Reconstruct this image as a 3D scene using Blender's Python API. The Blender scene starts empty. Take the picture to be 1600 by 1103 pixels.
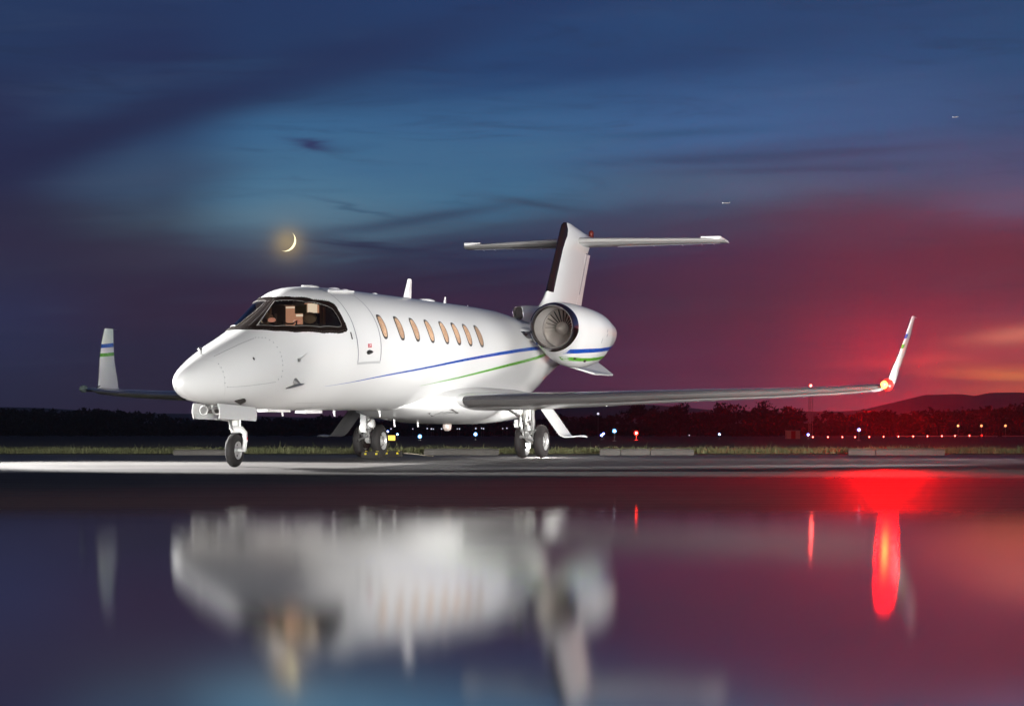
import bpy, bmesh, math, random
import numpy as np
from mathutils import Vector, Matrix, noise as mnoise
random.seed(7)
rnd = random.random
C = bpy.context.scene.collection
SC = bpy.context.scene
rad = math.radians

# ------------------------------------------------------------------ camera
CAM_H = 0.627
cd = bpy.data.cameras.new('camera')
cam = bpy.data.objects.new('camera', cd); C.objects.link(cam)
cam.location = (0, 0, CAM_H); cam.rotation_euler = (rad(90), 0, 0)
cd.sensor_width = 36; cd.lens = 78.75; cd.shift_y = 0.0655
cd.clip_start = 0.05; cd.clip_end = 30000
SC.camera = cam
SC.render.resolution_x = 1024; SC.render.resolution_y = 705
SC.view_settings.view_transform = 'Standard'; SC.view_settings.look = 'None'
SC.view_settings.exposure = 0; SC.view_settings.gamma = 1
SC.view_settings.use_curve_mapping = False
try:
    SC.cycles.use_denoising = True
    SC.cycles.denoiser = 'OPENIMAGEDENOISE'
    SC.cycles.sample_clamp_indirect = 6
    SC.cycles.max_bounces = 8
    SC.cycles.volume_bounces = 0
    SC.cycles.caustics_reflective = False
    SC.cycles.caustics_refractive = False
except Exception:
    pass

def lin(c):
    return tuple(((x/255)/12.92 if x/255 <= 0.04045 else (((x/255)+0.055)/1.055)**2.4) for x in c) + (1,)

# ------------------------------------------------------------------ node helper
class N:
    def __init__(s, tree): s.t = tree; s.t.nodes.clear()
    def new(s, ty, **kw):
        n = s.t.nodes.new(ty)
        for k, v in kw.items(): setattr(n, k, v)
        return n
    def put(s, sock, v):
        if isinstance(v, bpy.types.NodeSocket): s.t.links.new(v, sock)
        else: sock.default_value = v
    def m(s, op, a, b=None, c=None, clamp=False):
        n = s.new('ShaderNodeMath', operation=op, use_clamp=clamp)
        s.put(n.inputs[0], a)
        if b is not None: s.put(n.inputs[1], b)
        if c is not None: s.put(n.inputs[2], c)
        return n.outputs[0]
    def ss(s, x, a, b, lo=0.0, hi=1.0):
        n = s.new('ShaderNodeMapRange', interpolation_type='SMOOTHSTEP')
        s.put(n.inputs[0], x); s.put(n.inputs[1], a); s.put(n.inputs[2], b); s.put(n.inputs[3], lo); s.put(n.inputs[4], hi)
        return n.outputs[0]
    def lr(s, x, a, b, lo=0.0, hi=1.0):
        n = s.new('ShaderNodeMapRange')
        s.put(n.inputs[0], x); s.put(n.inputs[1], a); s.put(n.inputs[2], b); s.put(n.inputs[3], lo); s.put(n.inputs[4], hi)
        return n.outputs[0]
    def mix(s, f, a, b, mode='MIX'):
        n = s.new('ShaderNodeMix', data_type='RGBA', blend_type=mode)
        s.put(n.inputs[0], f); s.put(n.inputs[6], a); s.put(n.inputs[7], b)
        return n.outputs[2]
    def xyz(s, x, y, z):
        n = s.new('ShaderNodeCombineXYZ'); s.put(n.inputs[0], x); s.put(n.inputs[1], y); s.put(n.inputs[2], z)
        return n.outputs[0]
    def noise(s, vec, scale, detail=4, rough=0.5, dist=0.0):
        n = s.new('ShaderNodeTexNoise'); s.put(n.inputs['Vector'], vec)
        n.inputs['Scale'].default_value = scale; n.inputs['Detail'].default_value = detail
        n.inputs['Roughness'].default_value = rough; n.inputs['Distortion'].default_value = dist
        return n.outputs['Fac']

# ------------------------------------------------------------------ world: dusk sky
w = bpy.data.worlds.new('World'); SC.world = w; w.use_nodes = True
n = N(w.node_tree)
tc = n.new('ShaderNodeTexCoord')
sep = n.new('ShaderNodeSeparateXYZ'); n.t.links.new(tc.outputs['Generated'], sep.inputs[0])
DEG = 57.29578
az = n.m('MULTIPLY', n.m('ARCTAN2', sep.outputs[0], sep.outputs[1]), DEG)
el = n.m('MULTIPLY', n.m('ARCSINE', sep.outputs[2]), DEG)
# drifting cirrus: long horizontal noise bends the colour bands
v1 = n.xyz(n.m('MULTIPLY', az, 0.10), n.m('MULTIPLY_ADD', az, -0.03, n.m('MULTIPLY', el, 0.75)), 3.1)
nz = n.noise(v1, 1.0, 5, 0.55, 0.6)
v2 = n.xyz(n.m('MULTIPLY', az, 0.28), n.m('MULTIPLY_ADD', az, 0.05, n.m('MULTIPLY', el, 2.2)), 8.3)
nz2 = n.noise(v2, 1.0, 6, 0.6, 1.0)
dn = n.m('SUBTRACT', nz, 0.5); dn2 = n.m('SUBTRACT', nz2, 0.5)
fadehi = n.lr(el, 0.0, 3.0, 0.25, 1.0)
elw = n.m('ADD', el, n.m('MULTIPLY', fadehi, n.m('ADD', n.m('MULTIPLY', dn, 1.7), n.m('MULTIPLY', dn2, 0.45))))
ELS = [0, .92, 1.74, 2.55, 3.37, 4.19, 5.0, 5.83, 7.47, 9.1, 10.7, 16, 35, 90]
hi = [(36, 53, 90), (22, 29, 50), (14, 17, 30)]
COLS = [
 (-60, [(34,34,54),(34,36,58),(34,38,62),(36,40,66),(36,42,70),(38,44,72),(38,46,76),(38,48,78),(38,50,82),(38,52,86),(36,50,84),(34,48,82),(30,42,74),(26,36,66)]),
 (-13.1, [(45,42,62),(46,46,72),(46,48,78),(46,48,80),(46,45,72),(48,44,69),(44,42,68),(42,43,73),(42,49,82),(40,56,92),(40,58,95)]+hi),
 (-9, [(50,40,60),(50,42,62),(48,42,64),(52,40,62),(52,42,64),(50,44,64),(58,66,84),(58,78,104),(50,76,112),(40,50,86),(40,58,96)]+hi),
 (-6.0, [(66,38,56),(58,38,58),(46,42,60),(60,38,60),(54,44,66),(60,66,86),(86,118,140),(76,118,148),(60,102,142),(40,60,98),(39,58,98)]+hi),
 (0, [(80,50,66),(80,46,70),(74,44,70),(66,42,66),(50,42,66),(48,48,76),(64,86,110),(68,110,142),(60,100,142),(42,72,116),(38,62,105)]+hi),
 (5.0, [(100,58,76),(104,52,76),(94,48,72),(86,48,68),(78,48,70),(72,50,76),(68,68,92),(76,92,118),(62,98,144),(44,76,120),(40,66,108)]+hi),
 (9.5, [(150,70,80),(150,62,80),(124,56,74),(100,50,69),(90,50,69),(86,50,70),(88,60,82),(76,78,104),(62,92,136),(46,78,122),(44,70,112)]+hi),
 (13.1, [(214,100,70),(205,92,74),(176,78,78),(126,57,73),(108,52,68),(104,50,65),(104,54,74),(86,80,110),(58,82,122),(46,78,120),(44,72,112)]+hi),
 (24, [(245,140,74),(236,126,76),(205,94,77),(150,68,77),(124,57,72),(112,52,68),(108,56,76),(90,78,106),(60,80,118),(46,76,118),(44,70,110)]+hi),
 (55, [(190,90,72),(174,80,76),(150,70,78),(124,60,74),(104,54,72),(92,52,72),(84,58,78),(74,70,98),(54,74,110),(46,72,112),(42,66,106)]+hi),
 (100, [(60,48,66),(58,46,68),(54,46,70),(52,46,72),(50,46,74),(48,48,76),(46,50,80),(44,52,84),(42,54,88),(40,56,90),(38,56,92)]+hi),
]
f01 = n.m('DIVIDE', elw, 90.0, clamp=True)
fpow = n.m('POWER', f01, 0.4)
prev = None; prevaz = None
for a, cols in COLS:
    r = n.new('ShaderNodeValToRGB'); cr = r.color_ramp; cr.interpolation = 'LINEAR'
    n.put(r.inputs[0], fpow)
    while len(cr.elements) < len(ELS): cr.elements.new(0.5)
    for i, (e, c) in enumerate(zip(ELS, cols)):
        cr.elements[i].position = (e/90)**0.4
    for i, c in enumerate(cols): cr.elements[i].color = lin(c)
    if prev is None: prev = r.outputs[0]
    else: prev = n.mix(n.ss(az, prevaz, a), prev, r.outputs[0])
    prevaz = a
# dark blue towards the west behind
skyc = n.mix(n.ss(n.m('ABSOLUTE', az), 75, 150), prev, lin((24, 27, 42)))
# fine light and dark cirrus
cir = n.ss(nz2, 0.50, 0.78)
skyc = n.mix(n.m('MULTIPLY', cir, 0.27), skyc, lin((36, 44, 66)))
cir2 = n.ss(n.noise(n.xyz(n.m('MULTIPLY', az, 0.16), n.m('MULTIPLY_ADD', az, -0.08, n.m('MULTIPLY', el, 1.7)), 21.0), 1.0, 5, 0.55, 0.8), 0.5, 0.75)
skyc = n.mix(n.m('MULTIPLY', cir2, 0.035), skyc, lin((110, 132, 160)))
def px(u, v): return (u-800)/61.08, (656.3-v)/61.08
wx = n.m('MULTIPLY', dn2, 1.6); wy = n.m('MULTIPLY', dn2, 0.35)
def blob(c, u, v, lu, lv, ang, col, k):
    a0, e0 = px(u, v); ca, sa = math.cos(rad(ang)), math.sin(rad(ang))
    dx = n.m('ADD', n.m('SUBTRACT', az, a0), wx); dy = n.m('ADD', n.m('SUBTRACT', el, e0), wy)
    X = n.m('DIVIDE', n.m('ADD', n.m('MULTIPLY', dx, ca), n.m('MULTIPLY', dy, sa)), lu/61.08)
    Y = n.m('DIVIDE', n.m('SUBTRACT', n.m('MULTIPLY', dy, ca), n.m('MULTIPLY', dx, sa)), lv/61.08)
    g = n.m('EXPONENT', n.m('MULTIPLY', n.m('ADD', n.m('MULTIPLY', X, X), n.m('MULTIPLY', Y, Y)), -1.0))
    return n.mix(n.m('MULTIPLY', g, k), c, lin(col))
for b in [(330,165,420,36,17,(38,44,78),.75), (120,235,200,34,20,(40,42,72),.7), (560,105,220,30,12,(39,54,92),.6),
          (488,230,40,6,-7,(50,56,96),.95), (650,345,170,9,9,(52,66,92),.75), (560,385,95,8,-7,(44,48,74),.9),
          (850,322,90,7,-8,(56,70,94),.7), (940,345,120,12,4,(62,64,92),.5), (1130,250,190,9,2,(50,68,102),.65), (1060,213,130,7,2,(46,82,120),.6), (1210,270,200,7,1,(56,66,98),.6), (1010,328,45,10,0,(56,70,96),.6), (1330,246,170,8,3,(60,66,98),.5), (980,105,260,26,3,(38,60,102),.5), (1240,60,300,22,4,(40,66,106),.4), (1090,325,30,7,0,(58,72,100),.6),
          (1330,225,230,9,4,(62,74,108),.4), (1180,300,150,14,3,(84,100,132),.35), (1575,330,110,26,0,(96,98,128),.55),
          (460,335,170,30,6,(92,126,148),.5), (250,285,150,22,8,(62,80,108),.5), (330,400,170,26,3,(66,66,86),.5),
          (1590,525,80,12,6,(224,128,108),.75), (1500,560,150,8,3,(214,92,88),.5), (1600,590,110,10,-3,(246,138,84),.75),
          (1480,600,120,6,0,(150,60,76),.5), (1560,555,110,9,0,(150,62,76),.55), (700,500,300,40,2,(52,40,64),.35),
          (1100,470,260,26,4,(74,46,66),.4), (560,330,70,5,-14,(52,78,106),.5), (1020,290,120,30,0,(70,96,126),.4)]:
    skyc = blob(skyc, *b)
# warm aureole of the moon in thin cloud
a0, e0 = px(451, 381)
d2 = n.m('ADD', n.m('POWER', n.m('SUBTRACT', az, a0), 2.0), n.m('POWER', n.m('SUBTRACT', el, e0), 2.0))
g = n.m('EXPONENT', n.m('DIVIDE', d2, -0.12)); g2 = n.m('EXPONENT', n.m('DIVIDE', d2, -0.7))
skyc = n.mix(n.m('MULTIPLY', g, 0.52), skyc, lin((206, 178, 122)))
skyc = n.mix(n.m('MULTIPLY', g2, 0.14), skyc, lin((140, 128, 112)))
bg = n.new('ShaderNodeBackground'); n.put(bg.inputs[0], skyc); bg.inputs[1].default_value = 1.0
out = n.new('ShaderNodeOutputWorld'); n.t.links.new(bg.outputs[0], out.inputs[0])

# ------------------------------------------------------------------ unseen lamps: apron floodlights, and fills added to lift the jet
def spot(name, loc, tgt, power, size, blend, radius, col=(1, 1, 1)):
    l = bpy.data.lights.new(name, 'SPOT'); l.energy = power; l.spot_size = rad(size); l.spot_blend = blend
    l.shadow_soft_size = radius; l.color = col
    o = bpy.data.objects.new(name, l); C.objects.link(o); o.location = loc
    o.rotation_euler = (Vector(tgt)-Vector(loc)).to_track_quat('-Z', 'Y').to_euler()
    return o
def area(name, loc, tgt, power, sx, sy, col=(1, 1, 1), spread=120):
    l = bpy.data.lights.new(name, 'AREA'); l.energy = power; l.shape = 'RECTANGLE'; l.size = sx; l.size_y = sy
    l.color = col; l.spread = rad(spread)
    o = bpy.data.objects.new(name, l); C.objects.link(o); o.location = loc
    o.rotation_euler = (Vector(tgt)-Vector(loc)).to_track_quat('-Z', 'Y').to_euler()
    return o
area('added_key_panel', (7.0, -3.0, 1.3), (0.8, 36.0, 2.4), 1250, 20.0, 0.4, (1.0, .985, .96), 40)  # added panel behind the camera, key light and edge highlights
spot('floodlight_left', (-13.0, 23.5, 1.1), (-2.0, 33.0, 1.6), 2600, 60, 0.35, 0.35, (1.0, .99, .97))
spot('floodlight_mast', (-14.0, 38.0, 6.0), (-3.2, 29.8, 0), 64000, 31, 0.6, 0.25, (1.0, .985, .96))
spot('floodlight_mast', (17.0, 36.5, 3.0), (3.2, 30.2, 0), 42000, 8, 0.5, 0.2, (1.0, .985, .96))
spot('tail_fill', (7.2, 24.0, 1.2), (2.6, 43.0, 4.2), 10000, 26, 0.5, 0.5, (1.0, .97, .95))  # fill added to even out the darker tail
spot('low_fill', (12.5, 33.0, 0.6), (-0.6, 34.5, 1.45), 4600, 34, 0.5, 0.3, (1.0, .98, .96))  # fill added for the lower side of the fuselage
spot('winglet_fill', (-5.5, 12.0, 1.1), (-7.9, 42.5, 2.0), 15000, 7, 0.5, 0.2, (1.0, .98, 1.0))  # narrow fill added to brighten the right winglet alone
spot('belly_fill', (8.6, 35.5, 0.28), (0.0, 37.0, 1.0), 800, 60, 0.6, 0.2, (1.0, .98, .95))  # fill added to brighten belly and wing underside
spot('floodlight_right', (9.5, 20.0, 1.6), (1.5, 38.0, 3.2), 5200, 44, 0.4, 0.5, (1.0, .97, .95))

# ------------------------------------------------------------------ materials
MATS = {}
def mat(name, fn):
    m = bpy.data.materials.new(name); m.use_nodes = True
    k = N(m.node_tree); o = k.new('ShaderNodeOutputMaterial'); fn(k, o); MATS[name] = m; return m
def principled(k, o, base, rough=.5, metal=0.0, coat=0.0, emis=None, es=0.0, ior=1.5, alpha=1.0, trans=0.0):
    p = k.new('ShaderNodeBsdfPrincipled')
    k.put(p.inputs['Base Color'], base); k.put(p.inputs['Roughness'], rough); k.put(p.inputs['Metallic'], metal)
    p.inputs['Coat Weight'].default_value = coat; p.inputs['Coat Roughness'].default_value = 0.08
    p.inputs['IOR'].default_value = ior; p.inputs['Transmission Weight'].default_value = trans
    if emis is not None:
        k.put(p.inputs['Emission Color'], emis); k.put(p.inputs['Emission Strength'], es)
    k.t.links.new(p.outputs[0], o.inputs[0]); return p
def oco(k): return k.new('ShaderNodeTexCoord').outputs['Object']
def simple(name, base, rough=.5, metal=0., coat=0., var=.06, scale=6., bump=0., **kw):
    def fn(k, o):
        v = oco(k); nz = k.noise(v, scale, 4, .6)
        c1 = tuple(x*(1-var) for x in base)+(1,); c2 = tuple(min(1, x*(1+var)) for x in base)+(1,)
        nz3 = k.noise(v, scale*7, 3, .6)
        p = principled(k, o, k.mix(nz, c1, c2), k.lr(nz3, .3, .7, max(rough-.04, .01), rough+.05), metal, coat, **kw)
        if bump:
            b = k.new('ShaderNodeBump'); b.inputs['Strength'].default_value = bump; b.inputs['Distance'].default_value = .01
            k.put(b.inputs['Height'], nz3); k.t.links.new(b.outputs[0], p.inputs['Normal'])
    return mat(name, fn)
def paintfn(k, o):
    v = oco(k); big = k.noise(v, 1.6, 3, .5); fine = k.noise(v, 14, 4, .65)
    dirt = k.ss(k.noise(v, 3.0, 5, .7), .58, .85)
    c = k.mix(k.m('MULTIPLY', dirt, .07), (.80, .80, .79, 1), (.62, .62, .60, 1))
    p = principled(k, o, c, .27, 0, .5)
WHITE = mat('white_paint', paintfn)
CHROME = simple('polished_metal', (.62, .61, .60), .14, 1., var=.05, bump=.05)
CHROME2 = mat('polished_leading_edge', lambda k, o: principled(k, o, k.mix(k.noise(oco(k), 2.0, 3, .5), (.60, .59, .58, 1), (.70, .69, .68, 1)), .2, .9))
CHROME3 = mat('tailplane_leading_edge', lambda k, o: principled(k, o, k.mix(k.noise(oco(k), 2.0, 3, .5), (.66, .65, .63, 1), (.74, .73, .71, 1)), .2, .5))
STEEL = simple('gear_steel', (.62, .62, .61), .32, .85, var=.15, scale=20)
GEARW = simple('gear_white', (.74, .74, .72), .35, 0, .3, var=.08, scale=18)
DARKM = simple('dark_metal', (.06, .055, .05), .4, .6)
BLADE = simple('fan_titanium', (.46, .42, .38), .38, .55, var=.12)
DUCT = simple('duct_liner', (.48, .46, .44), .4, .4, var=.1)
RUBBER = simple('tyre_rubber', (.020, .018, .0175), .75, var=.25, scale=12, bump=.15)
RIM = simple('wheel_rim', (.66, .66, .65), .35, .6, var=.12, scale=25)
BLUE = simple('blue_paint', (.010, .075, .42), .28, 0, .5, var=.05)
GREEN = simple('green_paint', (.13, .42, .045), .28, 0, .5, var=.05)
FIN_EDGE = simple('fin_edge_dark_reflection', (.014, .009, .009), .16, 0., .4)  # polished fin edge, its dark reflection put into the base colour
GREYP = simple('grey_seal', (.20, .21, .23), .5)
FRAMEM = simple('windshield_sealant', (.012, .008, .007), .7, var=.3, scale=30, ior=1.08)
BLACK = simple('black_plastic', (.012, .012, .013), .5)
RED = simple('red_decal', (.50, .03, .05), .5)
def glassfn(k, o):
    fr = k.new('ShaderNodeFresnel'); fr.inputs[0].default_value = 1.5
    tr = k.new('ShaderNodeBsdfTransparent'); tr.inputs[0].default_value = (.80, .82, .80, 1)
    gl = k.new('ShaderNodeBsdfGlossy'); gl.inputs['Roughness'].default_value = .03
    mx = k.new('ShaderNodeMixShader'); k.t.links.new(fr.outputs[0], mx.inputs[0])
    k.t.links.new(tr.outputs[0], mx.inputs[1]); k.t.links.new(gl.outputs[0], mx.inputs[2]); k.t.links.new(mx.outputs[0], o.inputs[0])
GLASS = mat('clear_glass', glassfn)
def winfn(k, o):
    v = oco(k); sp = k.new('ShaderNodeSeparateXYZ'); k.put(sp.inputs[0], v)
    nz = k.noise(v, 5.0, 3, .6)
    c = k.mix(nz, (.86, .44, .22, 1), (1.0, .72, .46, 1))
    principled(k, o, (.12, .09, .07, 1), .12, 0, .3, emis=c, es=k.m('MULTIPLY', k.lr(nz, .3, .7, .48, .85), k.lr(k.new('ShaderNodeObjectInfo').outputs['Random'], 0, 1, .8, 1.12)))
TAN = simple('blind_tan', (.45, .25, .14), .5)
LITWIN = mat('lit_cabin_window', winfn)
LITDIM = simple('dim_cabin_window', (.20, .14, .10), .15, emis=(.62, .42, .27, 1), es=.35)
def emit(name, col, st):
    return mat(name, lambda k, o: principled(k, o, (0.02, .02, .02, 1), .3, emis=col+(1,), es=st))
CONC = simple('weathered_concrete', (.085, .08, .073), .85, var=.35, scale=9, bump=.4)
YEL = simple('chock_yellow', (.62, .52, .02), .5)
BARK = simple('bark', (.05, .035, .025), .9)
def leaffn(k, o):
    nz = k.noise(oco(k), .35, 4, .6)
    principled(k, o, k.mix(nz, (.018, .022, .012, 1), (.06, .065, .035, 1)), .8)
LEAF = mat('tree_foliage', leaffn)
def grassbladefn(k, o):
    nz = k.noise(oco(k), 1.3, 4, .6)
    principled(k, o, k.mix(nz, (.075, .095, .032, 1), (.16, .155, .07, 1)), .7)
GRASSB = mat('grass_blades', grassbladefn)
def fieldfn(k, o):
    v = oco(k); nz = k.noise(v, .25, 6, .65)
    mp = k.new('ShaderNodeMapping'); k.put(mp.inputs[0], v); mp.inputs['Scale'].default_value = (.02, .12, 1)
    st = k.noise(mp.outputs[0], 1.0, 5, .6)
    c = k.mix(nz, (.032, .038, .016, 1), (.085, .075, .04, 1)); c = k.mix(k.m('MULTIPLY', k.ss(st, .45, .7), .6), c, (.028, .026, .014, 1))
    principled(k, o, c, .9)
FIELD = mat('mown_field', fieldfn)
def hillfn(k, o):
    nz = k.noise(oco(k), .004, 5, .6)
    principled(k, o, k.mix(nz, (.03, .035, .03, 1), (.06, .055, .045, 1)), .95)
HILL = mat('wooded_hill', hillfn)
def apronfn(k, o):
    v = oco(k); sp = k.new('ShaderNodeSeparateXYZ'); k.put(sp.inputs[0], v)
    mp = k.new('ShaderNodeMapping'); k.put(mp.inputs[0], v); mp.inputs['Scale'].default_value = (.12, .9, 1)
    st = k.noise(mp.outputs[0], 1.2, 7, .65, .4)
    gr = k.noise(v, 55, 4, .7); pat = k.noise(v, .35, 5, .6)
    mp2 = k.new('ShaderNodeMapping'); k.put(mp2.inputs[0], v); mp2.inputs['Scale'].default_value = (.35, 3.2, 1)
    st2 = k.noise(mp2.outputs[0], 2.0, 6, .7, .3)
    c = k.mix(k.ss(st, .3, .7), (.035, .031, .029, 1), (.15, .14, .135, 1))
    c = k.mix(k.m('MULTIPLY', k.ss(gr, .52, .75), .45), c, (.24, .225, .215, 1))
    c = k.mix(k.m('MULTIPLY', k.ss(pat, .5, .7), .4), c, (.05, .045, .043, 1))
    c = k.mix(k.m('MULTIPLY', k.ss(st2, .56, .70), .6), c, (.20, .19, .185, 1))
    # the part near the camera lies under a film of rain water
    wet = k.ss(k.m('ADD', sp.outputs[1], k.m('MULTIPLY', k.m('SUBTRACT', pat, .5), 1.8)), 8.8, 5.5)
    unlit = k.ss(k.m('ADD', k.m('MULTIPLY_ADD', sp.outputs[0], -.42, sp.outputs[1]), k.m('MULTIPLY', k.m('SUBTRACT', st, .5), 3.0)), 30.5, 27.0)  # unlit ground in front of the light pool, its shade put into the colour
    c2 = k.mix(unlit, c, k.mix(.80, c, (.012, .009, .008, 1)))
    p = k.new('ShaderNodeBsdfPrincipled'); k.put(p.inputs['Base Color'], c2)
    k.put(p.inputs['Roughness'], k.m('ADD', k.lr(st2, .3, .7, .36, .62), k.m('MULTIPLY', unlit, .12)))
    k.put(p.inputs['Specular IOR Level'], k.m('MULTIPLY_ADD', unlit, -.34, .5))
    b = k.new('ShaderNodeBump'); b.inputs['Strength'].default_value = .5; b.inputs['Distance'].default_value = .006
    k.put(b.inputs['Height'], k.m('ADD', gr, k.m('MULTIPLY', st2, 2.0))); k.t.links.new(b.outputs[0], p.inputs['Normal'])
    g = k.new('ShaderNodeBsdfAnisotropic'); g.distribution = 'BECKMANN'
    g.inputs['Color'].default_value = (.99, .99, .99, 1)
    g.inputs['Roughness'].default_value = WET_R; g.inputs['Anisotropy'].default_value = WET_A
    tv = k.xyz(0.0, 1.0, 0.0); k.put(g.inputs['Tangent'], tv)
    d = k.new('ShaderNodeBsdfDiffuse'); d.inputs[0].default_value = (.006, .006, .007, 1)
    w1 = k.new('ShaderNodeMixShader'); w1.inputs[0].default_value = .95; k.put(w1.inputs[1], d.outputs[0]); k.put(w1.inputs[2], g.outputs[0])
    mx = k.new('ShaderNodeMixShader'); k.put(mx.inputs[0], wet); k.put(mx.inputs[1], p.outputs[0]); k.put(mx.inputs[2], w1.outputs[0])
    k.t.links.new(mx.outputs[0], o.inputs[0])
WET_R, WET_A = 0.085, 0.42
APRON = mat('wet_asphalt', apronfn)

# ------------------------------------------------------------------ mesh helpers
def mesh(name, verts, faces, m, parent=None, smooth=True, angle=None, **props):
    me = bpy.data.meshes.new(name); me.from_pydata([tuple(v) for v in verts], [], faces); me.update()
    if smooth:
        for p in me.polygons: p.use_smooth = True
        if angle is not None:
            try: me.set_sharp_from_angle(angle=rad(angle))
            except Exception: pass
    me.materials.append(m)
    o = bpy.data.objects.new(name, me); C.objects.link(o)
    if parent is not None: o.parent = parent
    for k_, v_ in props.items(): o[k_] = v_
    return o
def thing(name, label, cat, loc=(0, 0, 0), rz=0, group=None):
    o = bpy.data.objects.new(name, None); C.objects.link(o); o.location = loc; o.rotation_euler = (0, 0, rz)
    o['label'] = label; o['category'] = cat
    if group: o['group'] = group
    return o
class MB:
    def __init__(s): s.v = []; s.f = []
    def add(s, vs, fs):
        b = len(s.v); s.v += [tuple(v) for v in vs]; s.f += [tuple(i+b for i in f) for f in fs]
    def box(s, c, d, rz=0, M=None):
        x, y, z = (q/2 for q in d); vs = [Vector((i*x, j*y, k*z)) for i in (-1, 1) for j in (-1, 1) for k in (-1, 1)]
        R = Matrix.Rotation(rz, 3, 'Z') if M is None else M
        vs = [R @ v + Vector(c) for v in vs]
        s.add(vs, [(0, 1, 3, 2), (4, 6, 7, 5), (0, 4, 5, 1), (2, 3, 7, 6), (0, 2, 6, 4), (1, 5, 7, 3)])
    def tube(s, pts, r, k=12, caps=True):
        pts = [Vector(p) for p in pts]
        rs = r if isinstance(r, (list, tuple)) else [r]*len(pts)
        vs = []; fs = []
        up = None
        for i, p in enumerate(pts):
            d = (pts[min(i+1, len(pts)-1)]-pts[max(i-1, 0)]).normalized()
            if up is None:
                up = Vector((0, 0, 1)) if abs(d.z) < .9 else Vector((1, 0, 0))
            a = d.cross(up).normalized(); b_ = a.cross(d).normalized(); up = b_
            for j in range(k):
                t = 2*math.pi*j/k; vs.append(p+(a*math.cos(t)+b_*math.sin(t))*rs[i])
        for i in range(len(pts)-1):
            for j in range(k):
                fs.append((i*k+j, i*k+(j+1) % k, (i+1)*k+(j+1) % k, (i+1)*k+j))
        if caps: fs += [tuple(range(k))[::-1], tuple((len(pts)-1)*k+j for j in range(k))]
        s.add(vs, fs)
    def lathe(s, o, axis, prof, k=48, closed=False):
        # prof: (distance along axis, radius)
        o = Vector(o); ax = Vector(axis).normalized()
        a = ax.cross(Vector((0, 0, 1)));  a = a.normalized() if a.length > .1 else Vector((1, 0, 0)); b_ = ax.cross(a)
        vs = []; fs = []; m = len(prof)
        for (h, r) in prof:
            for j in range(k):
                t = 2*math.pi*j/k; vs.append(o+ax*h+(a*math.cos(t)+b_*math.sin(t))*r)
        for i in range(m-1 if not closed else m):
            i2 = (i+1) % m
            for j in range(k): fs.append((i*k+j, i*k+(j+1) % k, i2*k+(j+1) % k, i2*k+j))
        s.add(vs, fs)
    def sphere(s, c, r, k=12, sc=(1, 1, 1)):
        vs = []; fs = []
        for i in range(k//2+1):
            ph = math.pi*i/(k//2)
            for j in range(k):
                t = 2*math.pi*j/k
                vs.append((c[0]+r*sc[0]*math.sin(ph)*math.cos(t), c[1]+r*sc[1]*math.sin(ph)*math.sin(t), c[2]+r*sc[2]*math.cos(ph)))
        for i in range(k//2):
            for j in range(k): fs.append((i*k+j, (i+1)*k+j, (i+1)*k+(j+1) % k, i*k+(j+1) % k))
        s.add(vs, fs)
    def build(s, name, m, parent=None, smooth=True, angle=35, **props):
        return mesh(name, s.v, s.f, m, parent, smooth, angle, **props)
def fixn(o):
    bm = bmesh.new(); bm.from_mesh(o.data); bmesh.ops.remove_doubles(bm, verts=bm.verts, dist=1e-5)
    bmesh.ops.recalc_face_normals(bm, faces=bm.faces); bm.to_mesh(o.data); bm.free(); return o

# ================================================================== GROUND
SLOPE = 0.0165
def gz(y):
    if y < 27: return 0.0 + (27-y)*SLOPE - 0.0 if y > 0 else 27*SLOPE
    if y <= 41: return 0.0
    if y <= 640: return -(y-41)*0.0066
    return -(599)*0.0066 - min((y-640)*.0005, 2)
ys = [-60, 0, 27, 34, 41]
vs = []; fs = []
yy = [-80, -20, 0.0] + [i*1.0 for i in range(1, 27)] + [27, 30, 34, 38, 40.6]
xx = [-400, -120, -60, -30, -15, 0, 15, 30, 60, 120, 400]
# soften the change of slope
def gz2(y):
    return sum(gz(y+d) for d in (-2, -1, 0, 1, 2))/5 if 24 < y < 30 else gz(y)
for y in yy:
    for x in xx: vs.append((x, y, gz2(y)))
nx = len(xx)
for i in range(len(yy)-1):
    for j in range(nx-1): fs.append((i*nx+j, i*nx+j+1, (i+1)*nx+j+1, (i+1)*nx+j))
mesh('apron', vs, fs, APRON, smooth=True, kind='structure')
# field beyond, one sheet to the horizon
vs = []; fs = []
yy = [40.3, 40.8, 41.5, 43, 46, 50, 60, 80, 110, 150, 200, 260, 330, 400, 480, 560, 640, 800, 1200, 2000, 3200, 6000]
xx = [-3000, -1500, -700, -350, -200, -120, -70, -40, -20, -10, 0, 10, 20, 40, 70, 120, 200, 350, 700, 1500, 3000]
nx = len(xx)
for i, y in enumerate(yy):
    for j, x in enumerate(xx):
        z = -0.05 if i == 0 else (0.02 if y < 46 else gz(y)+.02)
        if y > 46: z += .12*mnoise.noise(Vector((x*.02, y*.02, 0)))
        vs.append((x, y, z))
for i in range(len(yy)-1):
    for j in range(nx-1): fs.append((i*nx+j, i*nx+j+1, (i+1)*nx+j+1, (i+1)*nx+j))
mesh('grass_field', vs, fs, FIELD, smooth=True, kind='structure')
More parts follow.
